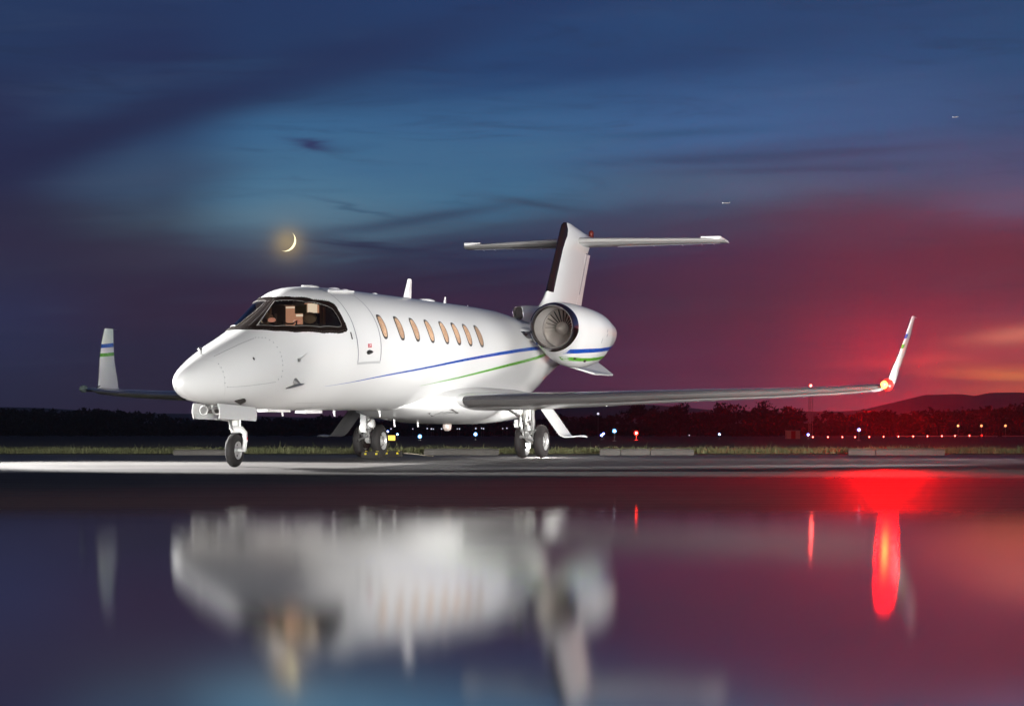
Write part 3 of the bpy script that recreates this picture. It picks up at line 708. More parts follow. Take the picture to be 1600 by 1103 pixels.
# cockpit interior
ck = mesh('cockpit_interior', *(lambda: (
    [L(3.99, t_, z_) for (t_, z_) in ((-.66, 1.3), (.66, 1.3), (.66, 1.95), (.45, 2.32), (-.45, 2.32), (-.66, 1.95))] + [L(2.05, -.45, 1.38), L(2.05, .45, 1.38), L(3.99, .66, 1.3), L(3.99, -.66, 1.3)],
    [(0, 1, 2, 3, 4, 5), (6, 7, 8, 9)]))(), simple('cockpit_lining', (.07, .062, .05), .8), jet, False)
LIT = emit('cabin_glow', (1.0, .80, .60), .9); LIT2 = emit('cabin_glow_dim', (.95, .45, .27), .5)
def q4(name, m_, par, s_, t0, t1, z0, z1, th_=.02):
    m = MB(); m.box(L(s_, (t0+t1)/2, (z0+z1)/2), (th_, abs(t1-t0), abs(z1-z0))); return m.build(name, m_, par, False)
# cabin doorway seen through the glass: cream side panel, dim bay, dark green screen
q4('cabin_doorway', LIT2, ck, 3.96, -.20, .31, 1.97, 2.30)
q4('lit_curtain', LIT, ck, 3.94, .15, .29, 2.04, 2.28)
q4('lit_curtain', LIT, ck, 3.94, -.03, .30, 2.10, 2.13)
q4('lit_curtain', LIT, ck, 3.94, -.19, -.05, 2.22, 2.24)
q4('cabin_screen', simple('screen_olive', (.10, .09, .03), .4), ck, 3.90, -.03, .15, 2.14, 2.27)
m = MB(); m.box(L(2.80, 0, 1.87), (.45, .62, .07)); m.box(L(2.62, 0, 1.80), (.3, .5, .1)); m.build('glareshield', BLACK, ck, smooth=False)
SEAT = simple('cockpit_seat', (.05, .04, .035), .7)
for t_ in (-.33, .33):
    m = MB(); m.box(L(3.62, t_, 1.66), (.12, .42, .62)); m.box(L(3.66, t_, 2.05), (.09, .22, .16)); m.box(L(3.4, t_, 1.42), (.45, .42, .12)); m.build('pilot_seat', SEAT, ck, smooth=False)
TANSEAT = simple('sheepskin_tan', (.34, .22, .13), .9, bump=.3)
for t_ in (-.33, .33):
    m = MB(); m.sphere(L(3.60, t_, 2.06), .11, 12, (.5, 1.0, .75)); m.build('headrest', TANSEAT, ck)
    m = MB(); m.tube([L(2.95, t_-.09, 1.90), L(2.93, t_-.11, 1.99), L(2.95, t_-.04, 1.95), L(2.95, t_+.04, 1.95), L(2.93, t_+.11, 1.99), L(2.95, t_+.09, 1.90)], .013, 8); m.build('control_yoke', BLACK, ck)
m = MB(); m.box(L(3.66, 0, 2.27), (.4, .26, .05)); m.build('overhead_panel', SEAT, ck, smooth=False)
m = MB(); m.tube([L(3.9, -.42, 2.25), L(3.9, -.42, 1.7)], .02, 8); m.tube([L(3.9, .42, 2.22), L(3.9, .42, 1.7)], .02, 8); m.build('door_post', TANSEAT, ck)
for t_ in (-.22, .0, .22):
    m = MB(); m.box(L(2.99, t_, 1.845), (.012, .16, .05)); m.build('flight_display', emit('display_glow', (.35, .6, .7), .4), ck, smooth=False)
PNK = emit('pink_glow', (.95, .38, .25), .55)  # small glowing blobs added for warm spots, no lamp known there
for (t_, z_, s_) in ((.03, 2.01, 3.0), (.30, 1.995, 3.25)):
    m = MB(); m.sphere(L(s_, t_, z_), .04, 10, (1, 1.5, .8)); m.build('pink_blob', PNK, ck)
l = bpy.data.lights.new('cabin_lamp', 'POINT'); l.energy = 0.9; l.color = (1, .72, .45); l.shadow_soft_size = .3
o = bpy.data.objects.new('cabin_lamp', l); C.objects.link(o); o.parent = ck; o.location = L(3.6, 0, 2.3)

# cabin windows
for side in (1, -1):
    for i, s_c in enumerate([5.12, 5.78, 6.40, 7.02, 7.65, 8.19, 8.71, 9.25]):
        def el_(k_, off, s_c=s_c, side=side):
            pts = []
            for q in range(28):
                a_ = 2*math.pi*q/28; ca, sa = math.cos(a_), math.sin(a_)
                ss_ = s_c+k_*.118*math.copysign(abs(ca)**.8, ca); th = 22+k_*12.6*math.copysign(abs(sa)**.85, sa)
                th = th if side > 0 else 180-th; pts.append(sf(ss_, th, off))
            return pts
        o_, i_ = el_(1.0, .003), el_(.84, .005); rec = el_(.80, -.012)
        vs = el_(1.0, -.01)+o_+i_+rec; fs = []
        for lvl in range(3):
            for q in range(28): fs.append((lvl*28+q, lvl*28+(q+1) % 28, (lvl+1)*28+(q+1) % 28, (lvl+1)*28+q))
        wf = mesh('cabin_window', vs, fs, DARKM, jet); wf.data.set_sharp_from_angle(angle=rad(40))
        rings = [el_(k_, .0035 if k_ > .5 else .004) for k_ in (.84, .55, .25)]
        vs = [p for r_ in rings for p in r_]+[sf(s_c, 22 if side > 0 else 158, .004)]; fs = []
        for lvl in range(2):
            for q in range(28): fs.append((lvl*28+q, lvl*28+(q+1) % 28, (lvl+1)*28+(q+1) % 28, (lvl+1)*28+q))
        for q in range(28): fs.append((56+q, 56+(q+1) % 28, 84))
        mesh('window_pane', vs, fs, LITWIN if i < 7 else LITDIM, wf)
        # sidewall reveal seen inside the pane
        m = MB(); pp = [sf(s_c+.118*.6*math.cos(2*math.pi*q/20)+.01, (22+12.6*.66*math.sin(2*math.pi*q/20)) if side > 0 else 180-(22+12.6*.66*math.sin(2*math.pi*q/20)), .005) for q in range(21)]
        m.tube(pp, .0035, 4, False); m.build('blind_edge', TAN, wf) if 'TAN' in globals() else None
# paint stripes
def lerp_poly(pts, q):
    # arc interpolation along first coordinate
    for a_, b_ in zip(pts, pts[1:]):
        if a_[0] <= q <= b_[0]: return a_[1]+(b_[1]-a_[1])*(q-a_[0])/(b_[0]-a_[0])
    return pts[-1][1] if q > pts[-1][0] else pts[0][1]
def smooth_poly(pts):
    f = pchip([(p[0], p[1]) for p in pts]); return f
def stripe(name, top, bot, s0, s1, m_, side):
    ft, fb = smooth_poly(top), smooth_poly(bot); vs = []; fs = []; n_ = int((s1-s0)/.08)
    for i in range(n_+1):
        s_ = s0+(s1-s0)*i/n_; a1, a0 = ft(s_), fb(s_)
        if a1-a0 < .04: a1, a0 = (a1+a0)/2+.02, (a1+a0)/2-.02
        for j in range(4):
            a_ = a0+(a1-a0)*j/3; vs.append(sf(s_, a_ if side > 0 else 180-a_, .0022))
    for i in range(n_):
        for j in range(3): fs.append((i*4+j, i*4+j+1, (i+1)*4+j+1, (i+1)*4+j))
    return mesh(name, vs, fs, m_, jet)
BT = [(3.50, -34.9), (4.38, -30.4), (5.56, -22.4), (6.913, -13.6), (8.449, -3.4), (10.2, 6.6), (11.97, 15.5), (13, 20)]
BB = [(3.50, -35.1), (4.396, -31.1), (5.579, -23.9), (6.926, -15.4), (8.456, -5.9), (10.188, 3.4), (11.92, 11.6), (13, 16)]
GT = [(6.83, -34.9), (7.88, -26.4), (9.378, -14.6), (11.11, -1.8), (12.32, 6.2), (13, 9.5)]
GB = [(6.83, -35.1), (7.9, -27.6), (9.397, -16.7), (11.117, -4.8), (12.306, 2.8), (13, 6)]
for sd in (1, -1):
    stripe('blue_stripe', BT, BB, 3.50, 13, BLUE, sd); stripe('green_stripe', GT, GB, 6.83, 13, GREEN, sd)
# cabin door: grey seam, lower threshold band, handle, placard
dr = MB()
def strip(mb, pts, wdt, off=.002):
    """thin flat strip along surface points (s, th)"""
    P_ = [sf(a_, b_, off) for a_, b_ in pts]; q = len(P_); vs = []
    for i, p in enumerate(P_):
        d = (P_[min(i+1, q-1)]-P_[max(i-1, 0)]).normalized(); n_ = (sf(pts[i][0], pts[i][1], off+.05)-p).normalized(); b_ = d.cross(n_)*wdt/2
        vs += [p+b_, p-b_]
    mb.add(vs, [(2*i, 2*i+1, 2*i+3, 2*i+2) for i in range(q-1)])
strip(dr, along([(4.20, 78), (4.16, 60), (4.13, 40), (4.125, 20), (4.14, 5), (4.17, -13.5)], .06, False)+[(4.17, -13.5)], .028)
strip(dr, along([(4.93, 78), (4.93, 60), (4.92, 40), (4.91, 20), (4.905, 5), (4.905, -13.5)], .06, False)+[(4.905, -13.5)], .028)
door = dr.build('cabin_door', GREYP, jet, smooth=False)
m = MB(); vs = []; 
for a_ in (-13.6, -11.4):
    for q in range(9): vs.append(sf(4.16+.755*q/8, a_, .003))
m.add(vs, [(q, q+1, 10+q, 9+q) for q in range(8)]); m.build('threshold_band', simple('door_grey', (.42, .43, .43), .5), door, smooth=False)
m = MB(); vs = [sf(a_, b_, .004) for (a_, b_) in ((4.40, -2.6), (4.44, -4.6), (4.50, -4.9), (4.56, -4.2), (4.60, -3.6), (4.60, -1.6), (4.55, -.9), (4.50, -.3), (4.44, -.8))]
m.add(vs, [tuple(range(9))]); m.build('handle_recess', BLACK, door, smooth=False)
m = MB(); m.tube([sf(4.43, -2.6, .02), sf(4.57, -2.6, .02)], .011, 6); m.build('door_handle', DARKM, door)
m = MB(); vs = [sf(a_, b_, .003) for (a_, b_) in ((4.46, 1.6), (4.575, 1.6), (4.575, 5.2), (4.46, 5.2))]; m.add(vs, [(0, 1, 2, 3)]); pl = m.build('placard', RED, door, smooth=False)
m = MB()
for (a0, a1, b0, b1) in ((4.485, 4.55, 4.3, 4.7), (4.52, 4.545, 3.3, 4.3), (4.50, 4.522, 2.1, 3.3)):
    m.add([sf(a0, b0, .0045), sf(a1, b0, .0045), sf(a1, b1, .0045), sf(a0, b1, .0045)], [(0, 1, 2, 3)])
m.build('placard_mark', simple('mark_white', (.7, .6, .6), .5), door, smooth=False)
# panel lines and screws of the nose
SEAM = simple('panel_seam', (.36, .36, .35), .5)
m = MB(); strip(m, along([(.715, 170), (.715, 93), (.80, 68), (.90, 44)], .04, False), .006); strip(m, along([(.90, 44), (.92, 20), (.93, -8), (1.05, -48)], .04, False), .004)
ND = [(.981, 62), (1.55, 60.5), (1.95, 58), (2.10, 50), (2.17, 38), (2.2, 21.8), (2.2, 4), (2.19, -12), (2.05, -18.5), (1.5, -17.8), (.95, -16.5)]
strip(m, along(ND[:3], .05, False), .005); m.build('radome_seam', SEAM, jet, smooth=False)
for sd in (1, -1):
    m = MB()
    for (a_, b_) in along(ND, .055, False)+along([(.92, 40), (.93, 20), (.94, -6), (.95, -16.5)], .055, False):
        p = sf(a_, b_ if sd > 0 else 180-b_, .0005); m.sphere(p, .0075, 6)
    m.build('panel_screw', GREYP, jet, kind='stuff')
m = MB(); strip(m, [(11.6, 50), (11.6, 20), (11.62, 0), (11.65, -20)], .006); strip(m, [(9.9, 60), (9.9, 40), (9.9, 10), (9.9, -25)], .004); strip(m, [(3.1, -60), (3.9, -60)], .012); strip(m, [(13.2, 50), (13.2, 20), (13.2, -30)], .005)
m.build('skin_joint', SEAM, jet, smooth=False)
# static ports, probes, ice light
m = MB(); m.lathe(sf(1.588, 27.2, 0), (sf(1.588, 27.2, 1)-sf(1.588, 27.2, 0)), [(0, .022), (.006, .02), (.006, .012), (.004, 0)], 16); m.build('static_port', DARKM, jet)
m = MB(); p = sf(4.0, 14, .003); vs = [sf(a_, b_, .003) for (a_, b_) in ((3.985, 10.5), (4.02, 10.3), (4.01, 17), (3.975, 17))]; m.add(vs, [(0, 1, 2, 3)]); m.build('door_lock', DARKM, jet, smooth=False)
for sd in (1, -1):
    def S(a_, b_, o_=0, sd=sd): return sf(a_, b_ if sd > 0 else 180-b_, o_)
    m = MB(); base = S(2.60, -23, 0); tip = S(2.58, -24, .10); m.tube([base, tip], [.045, .018], 10); m.tube([S(2.68, -24, .1), S(2.5, -24, .105), S(2.30, -25, .11), S(2.22, -25, .105)], [.012, .022, .016, .007], 10); m.build('pitot_probe', STEEL, jet)
    m = MB(); m.sphere(S(2.62, 3, .01), .028, 12); m.tube([S(2.62, 3, .01), S(2.52, 6, .05)], [.012, .004], 6); m.tube([S(2.62, 3, .01), S(2.8, 8, .03)], [.008, .003], 6); m.build('angle_vane', STEEL, jet)
    m = MB(); m.tube([S(1.40, -56, .0), S(1.47, -53, .035), S(1.55, -51, .02)], [.012, .035, .03], 8); m.build('vent_scoop', DARKM, jet)
m = MB(); m.tube([L(.94, .0, 1.45), L(.92, 0, 1.54)], .012, 8); m.sphere(L(.89, 0, 1.545), .03, 10, (2.0, .9, .8)); m.build('ice_detector', STEEL, jet)
# antennas on the crown
def blade(name, s0, s1, s2, s3, z0, z1, th_=.02, t_=0.0, m_=None, sgn=1):
    m = MB(); v = []
    for (a_, b_, z_) in ((s0, s1, z0), (s2, s3, z1)):
        mid = (a_+b_)/2
        for (q, h_) in ((a_, 0), (mid, th_/2), (b_, 0), (mid, -th_/2)): v.append(L(q, t_+h_, z_))
    m.add(v, [(0, 1, 5, 4), (1, 2, 6, 5), (2, 3, 7, 6), (3, 0, 4, 7), (4, 5, 6, 7)]); return m.build(name, m_ or WHITE, jet, smooth=False)
blade('blade_antenna', 7.93, 8.28, 8.13, 8.30, 2.555, 2.885, .03)
m = MB(); m.sphere(L(8.05, 0, 2.56), .2, 16, (1.3, .3, .12)); m.build('antenna_foot', WHITE, jet)
m = MB(); m.sphere(L(8.95, 0, 2.57), .2, 18, (1.15, .6, .22)); m.build('crown_fairing', WHITE, jet)
blade('small_antenna', 9.72, 9.86, 9.80, 9.86, 2.565, 2.68, .02)
blade('small_antenna', 10.85, 10.92, 10.88, 10.92, 2.565, 2.60, .02)
for (s_, z_, r_, sc_) in ((4.35, 2.545, .2, (1.2, .5, .12)), (5.2, 2.555, .1, (1.4, .8, .3)), (5.6, 2.56, .07, (1.2, .8, .3)), (6.75, 2.565, .06, (1.2, .8, .4))):
    m = MB(); m.sphere(L(s_, 0, z_), r_, 16, sc_); m.build('crown_antenna', WHITE, jet)
m = MB(); m.tube([sf(4.22, 66, .02), sf(4.8, 67, .02), sf(5.15, 68, .02)], [.018, .02, .015], 8); m.build('door_gutter', WHITE, jet)
# belly antennas and drains
for (s_, z_, h_, ln) in ((2.75, .78, .045, .75), (4.0, .765, .045, .6)):
    m = MB(); m.box(L(s_+ln/2, .0, z_-.02), (ln, .16, h_)); m.build('belly_antenna', WHITE, jet, smooth=False)
for (s_, z_) in ((3.4, .77), (5.2, .77), (6.95, .77), (1.25, .83)): blade('belly_blade', s_-.05, s_+.05, s_-.01, s_+.05, z_+.02, z_-.09, .025)
# dark nose and aft belly bump
# belly fairing
fz = pchip([(7.0, .80), (7.3, .72), (7.6, .655), (8.35, .60), (9.1, .565), (10.4, .556), (11.7, .597), (12.4, .676), (13.0, .81), (13.5, 1.0)])
fw = pchip([(7.0, .30), (7.4, .62), (7.9, .86), (8.5, .98), (9.5, 1.03), (11.2, 1.02), (12.3, .86), (13.0, .62), (13.5, .35)])
ft_ = pchip([(7.0, .86), (7.6, 1.05), (8.3, 1.16), (9.5, 1.22), (11.2, 1.2), (12.4, 1.15), (13.0, 1.12), (13.5, 1.15)])
vs = []; fs = []; K2 = 48; n_ = 90
for i in range(n_+1):
    s_ = 7.0+6.5*i/n_; zb, zt, w_ = fz(s_), ft_(s_), fw(s_); zm = zb+(zt-zb)*.62
    for j in range(K2):
        a_ = 2*math.pi*j/K2; c, q = math.cos(a_), math.sin(a_); e_ = .78
        vs.append(L(s_, w_*math.copysign(abs(c)**e_, c), zm+((zt-zm) if q > 0 else (zm-zb))*math.copysign(abs(q)**.9, q)))
for i in range(n_):
    for j in range(K2): fs.append((i*K2+j, i*K2+(j+1) % K2, (i+1)*K2+(j+1) % K2, (i+1)*K2+j))
fs += [tuple(range(K2)), tuple(n_*K2+j for j in range(K2))[::-1]]
fixn(mesh('belly_fairing', vs, fs, WHITE, jet))
# air intake slot and rear recess in the fairing
for sd in (1, -1):
    m = MB(); vs = []
    def fp(s_, z_, off=.004, sd=sd):
        zb, zt, w_ = fz(s_), ft_(s_), fw(s_); zm = zb+(zt-zb)*.62
        q = max(-1, min(1, (z_-zm)/(zm-zb if z_ < zm else zt-zm))); q0 = math.copysign(abs(q)**(1/.9), q); c = math.sqrt(max(0, 1-q0*q0))**.78
        return L(s_, sd*(w_*c+off), z_)
    quad = [(7.55, .735), (7.78, .685), (8.28, .735), (7.95, .80)]
    m.add([fp(a_, b_, .012) for a_, b_ in quad]+[fp(a_, b_, -.05) for a_, b_ in quad], [(0, 1, 2, 3), (0, 4, 5, 1), (1, 5, 6, 2), (2, 6, 7, 3), (3, 7, 4, 0)])
    du = m.build('intake_slot', DARKM, jet, smooth=False)
    m = MB()
    for q in range(5):
        a_ = 7.72+.1*q; m.tube([fp(a_, .71+.008*q, .018), fp(a_+.06, .765, .018)], .007, 5)
    m.build('slot_vane', STEEL, du)
    quad = [(11.15, .70), (11.55, .72), (12.05, .86), (11.55, .90), (11.2, .87)]
    m = MB(); m.add([fp(a_, b_, .012) for a_, b_ in quad], [(0, 1, 2, 3, 4)]); du = m.build('wheel_well', simple('well_primer', (.12, .10, .06), .6), jet, smooth=False)
    m = MB()
    for (a0, b0, a1, b1) in ((11.25, .72, 11.5, .88), (11.55, .74, 11.4, .89), (11.6, .75, 11.9, .86), (11.2, .8, 11.8, .82)): m.tube([fp(a0, b0, .02), fp(a1, b1, .025)], .016, 6)
    m.build('well_pipe', simple('primer_gold', (.42, .36, .22), .45, .4), du)
m = MB(); m.tube([L(9.9, 0, .57), L(9.9, 0, .50)], .075, 16); m.sphere(L(9.9, 0, .50), .075, 14, (1, 1, .8)); m.build('belly_beacon', simple('beacon_glass', (.6, .5, .45), .15), jet)
for s_ in (7.55, 8.55): blade('drain_mast', s_-.04, s_+.05, s_, s_+.05, .64, .52, .03)

# ------------------------------------------------------------------ lofted surfaces
def foil(n_=14, tc=.12):
    up = []; lo = []
    for i in range(n_+1):
        x = (1-math.cos(math.pi*i/n_))/2
        y = 5*tc*(.2969*math.sqrt(x)-.126*x-.3516*x*x+.2843*x**3-.1036*x**4)
        up.append((x, y)); lo.append((x, -y))
    return up[::-1]+lo[1:-1]      # trailing edge over the top to the nose and back below
def wing_loft(name, secs, m_, parent, x0=0.0, x1=1.0, off=0.0, plane='wing', n_=16, capn=True):
    """secs: (LE point, TE point, thickness vector) ; x0..x1 keeps only that slice of chord"""
    F = foil(n_, 1.0); F = [(x, y) for (x, y) in F]
    ring = [(min(max(x, x0), x1), y) for (x, y) in F]
    vs = []; fs = []; K_ = len(ring)
    for (le, te, tv) in secs:
        le, te, tv = Vector(le), Vector(te), Vector(tv); ch = te-le; tl = tv.length; un = tv/tl if tl else tv
        for (x, y) in ring:
            x_ = x
            yy_ = 5*(.2969*math.sqrt(x_)-.126*x_-.3516*x_*x_+.2843*x_**3-.1036*x_**4)*(1 if y >= 0 else -1)
            p = le+ch*x_+tv*yy_
            if off: p = p+un*off*(1 if y >= 0 else -1)-ch.normalized()*(off if x_ < .004 else 0)
            vs.append(p)
    for i in range(len(secs)-1):
        for j in range(K_): fs.append((i*K_+j, i*K_+(j+1) % K_, (i+1)*K_+(j+1) % K_, (i+1)*K_+j))
    if capn: fs += [tuple(range(K_)), tuple((len(secs)-1)*K_+j for j in range(K_))[::-1]]
    o = fixn(mesh(name, vs, fs, m_, parent))
    try: o.data.set_sharp_from_angle(angle=rad(45))
    except Exception: pass
    return o
wsec = [(.75, 7.95, 11.35, .935, .905, .30), (.98, 8.0, 11.35, .94, .905, .30), (1.7, 8.29, 11.38, .945, .915, .275), (2.65, 8.69, 11.42, .972, .945, .245), (3.6, 9.07, 11.48, 1.012, .985, .215),
        (4.53, 9.46, 11.54, 1.045, 1.02, .19), (5.48, 9.87, 11.6, 1.07, 1.05, .165), (6.43, 10.24, 11.65, 1.11, 1.09, .14), (7.0, 10.48, 11.68, 1.15, 1.13, .12)]
for sd in (1, -1):
    secs = [(L(a_, sd*t_, z0), L(b_, sd*t_, z1), Vector((0, 0, th_))) for (t_, a_, b_, z0, z1, th_) in wsec]
    wg = wing_loft('wing', secs, WHITE, jet)
    wing_loft('leading_edge', secs[1:], CHROME2, wg, 0, .085, .003, capn=False)
    # aileron and flap gaps
    m = MB()
    for (i0, i1) in ((1, 4), (4, 7)):
        pts = []
        for q in range(i0, i1+1): pts.append(secs[q][0].lerp(secs[q][1], .74)-Vector((0, 0, wsec[q][5]*.5*.57)))
        m.tube(pts, .008, 4)
    m.build('flap_gap', GREYP, wg)
    for q_, (t_, s_, z_) in enumerate(((2.55, 10.9, .86), (4.3, 11.0, .94))):
        m = MB(); m.sphere(L(s_, sd*t_, z_+.035), .36, 14, (1.0, .07, .10)); m.build('flap_track_fairing', WHITE, wg)
    for (t_, s_, z_) in ((2.9, 9.5, .87), (4.3, 10.0, .96), (5.2, 10.3, 1.0), (5.9, 10.6, 1.03)):
        m = MB(); m.tube([L(s_, sd*t_, z_+.04), L(s_, sd*t_, z_-.03)], .012, 6); m.build('fuel_vent', STEEL, wg)
    # winglet
    ws = [(7.0, 10.48, 11.68, 1.15, Vector((0, 0, .11))), (7.11, 10.56, 11.68, 1.165, Vector((0, sd*.02, .08))), (7.175, 10.78, 11.68, 1.19, Vector((0, sd*.045, .045))), (7.205, 10.95, 11.69, 1.25, Vector((0, sd*.055, .02))),
          (7.245, 11.06, 11.72, 1.42, Vector((0, sd*.055, .0))), (7.345, 11.25, 11.80, 1.73, Vector((0, sd*.05, 0))), (7.42, 11.46, 11.90, 2.05, Vector((0, sd*.042, 0))), (7.475, 11.67, 11.99, 2.33, Vector((0, sd*.032, 0)))]
    wl_ = wing_loft('winglet', [(L(a_, sd*t_, z_), L(b_, sd*t_, z_), v_) for (t_, a_, b_, z_, v_) in ws], WHITE, wg)
    wing_loft('winglet_leading_edge', [(L(a_, sd*t_, z_), L(b_, sd*t_, z_), v_) for (t_, a_, b_, z_, v_) in ws[:4]], CHROME2, wl_, 0, .085, .003, capn=False)
    def wlz(z_):
        for a_, b_ in zip(ws, ws[1:]):
            if a_[3] <= z_ <= b_[3]:
                q = (z_-a_[3])/(b_[3]-a_[3]); return (a_[0]+(b_[0]-a_[0])*q, a_[1]+(b_[1]-a_[1])*q, a_[2]+(b_[2]-a_[2])*q, z_, a_[4].lerp(b_[4], q))
    for (nm, z0, z1, mm) in (('blue_band', 1.955, 2.03, BLUE), ('green_band', 1.79, 1.855, GREEN)):
        a_, b_ = wlz(z0), wlz(z1)
        se = [(L(q[1], sd*q[0], q[3]-(0 if True else 0)), L(q[2], sd*q[0], q[3]+.035), q[4]) for q in (a_, b_)]
        wing_loft(nm, se, mm, wl_, 0, 1, .002, capn=False)
    m = MB(); m.tube([L(11.99, sd*7.475, 2.325), L(12.14, sd*7.48, 2.32)], .005, 5); m.build('static_wick', STEEL, wl_)
    # tip light fairing
    m = MB(); m.tube([L(10.44, sd*7.17, 1.175), L(10.52, sd*7.19, 1.175), L(10.7, sd*7.2, 1.18), L(11.1, sd*7.2, 1.18)], [.012, .035, .045, .02], 10); m.build('tip_fairing', CHROME, wg)
    lm = emit('navigation_red', (1.0, .42, .08), 6) if sd > 0 else simple('nav_clear_off', (.10, .13, .12), .1)
    m = MB(); m.sphere(L(10.50, sd*7.24, 1.19), .085, 14, (1.3, .9, .8)); m.build('navigation_light', lm, wg)
    if sd > 0:
        m = MB(); m.sphere(L(10.58, sd*7.265, 1.19), .105, 16, (1.6, .8, .95)); m.build('light_lens', emit('navigation_lens', (1.0, .012, .006), 4), wg)
# ------------------------------------------------------------------ tail
def nsec(z_, s0, s1, th_): return (L(s0, 0, z_), L(s1, 0, z_), Vector((0, th_, 0)))
fsec = [nsec(2.2, 14.2, 17.0, .20), nsec(2.5, 14.35, 17.2, .22), nsec(2.72, 14.62, 17.3, .22), nsec(2.80, 14.85, 17.36, .22), nsec(2.92, 15.05, 17.42, .22), nsec(3.09, 15.26, 17.52, .22), nsec(3.5, 15.55, 17.75, .20), nsec(3.96, 15.88, 18.03, .19)]
fin = wing_loft('tail_fin', fsec, WHITE, jet, 0, .80)
rud = wing_loft('rudder', [nsec(z_.x if False else q, a_, b_, c_) for (q, a_, b_, c_) in ((2.62, 14.5, 17.3, .21), (3.09, 15.26, 17.52, .21), (3.5, 15.55, 17.75, .19), (3.94, 15.88, 18.03, .18))], WHITE, fin, .812, 1.0)
ftop = wing_loft('fin_top', [nsec(3.96, 15.88, 17.85, .19), nsec(4.1, 15.98, 18.0, .21), nsec(4.2, 16.05, 18.5, .22), (L(16.12, 0, 4.32), L(18.5, 0, 4.27), Vector((0, .2, 0))), (L(16.2, 0, 4.42), L(17.6, 0, 4.36), Vector((0, .15, 0))), (L(16.32, 0, 4.47), L(16.9, 0, 4.45), Vector((0, .08, 0)))], WHITE, fin)
wing_loft('deice_strip', [nsec(q, a_, b_, c_) for (q, a_, b_, c_) in ((3.06, 15.235, 17.52, .22), (3.5, 15.55, 17.75, .20), (3.96, 15.88, 18.03, .19))], FIN_EDGE, fin, 0, .075, .004, capn=False)
wing_loft('deice_strip', [nsec(3.96, 15.88, 17.85, .19), nsec(4.1, 15.98, 18.0, .21), nsec(4.2, 16.05, 18.5, .22), (L(16.12, 0, 4.32), L(18.5, 0, 4.27), Vector((0, .2, 0))), (L(16.2, 0, 4.42), L(17.6, 0, 4.36), Vector((0, .15, 0))), (L(16.32, 0, 4.47), L(16.9, 0, 4.45), Vector((0, .08, 0)))], FIN_EDGE, fin, 0, .085, .004, capn=False)
m = MB(); m.tube([L(18.1, 0, 4.30), L(18.1, 0, 4.37)], .05, 12); m.sphere(L(18.1, 0, 4.39), .055, 12, (1, 1, 1.2)); m.build('tail_beacon', simple('beacon_dark_red', (.12, .02, .015), .2), fin)
m = MB(); m.sphere(L(17.9, 0, 4.21), .1, 20, (6.5, 1.3, .9)); m.build('tail_bullet', WHITE, fin)
m = MB()
m.tube([L(17.03, .085, 3.1), L(17.3, .08, 3.5), L(17.58, .075, 3.92)], .006, 4)
m.build('rudder_gap', GREYP, fin)
# dorsal air inlet
vs = []; fs = []; KK = 20
for (s_, w_, z0, z1) in ((13.55, .10, 2.46, 2.70), (13.6, .115, 2.42, 2.715), (13.9, .13, 2.38, 2.74), (14.4, .13, 2.3, 2.76), (14.9, .11, 2.3, 2.76), (15.4, .06, 2.3, 2.7)):
    for j in range(KK):
        a_ = 2*math.pi*j/KK; vs.append(L(s_, w_*math.copysign(abs(math.cos(a_))**.7, math.cos(a_)), (z0+z1)/2+(z1-z0)/2*math.copysign(abs(math.sin(a_))**.7, math.sin(a_))))
for i in range(5):
    for j in range(KK): fs.append((i*KK+j, i*KK+(j+1) % KK, (i+1)*KK+(j+1) % KK, (i+1)*KK+j))
fs.append(tuple(5*KK+j for j in range(KK)))
ds = fixn(mesh('dorsal_inlet', vs, fs, WHITE, jet)); ds.data.materials[0] = WHITE
m = MB(); m.add([L(13.62, .09*math.cos(2*math.pi*j/16), 2.585+.105*math.sin(2*math.pi*j/16)) for j in range(16)], [tuple(range(16))]); m.build('inlet_duct', BLACK, ds, smooth=False)
m = MB(); rr_ = [L(13.55, .10*math.copysign(abs(math.cos(2*math.pi*j/24))**.7, math.cos(2*math.pi*j/24)), 2.58+.12*math.copysign(abs(math.sin(2*math.pi*j/24))**.7, math.sin(2*math.pi*j/24))) for j in range(25)]; m.tube(rr_, .012, 6, False); m.build('inlet_lip', CHROME, ds)
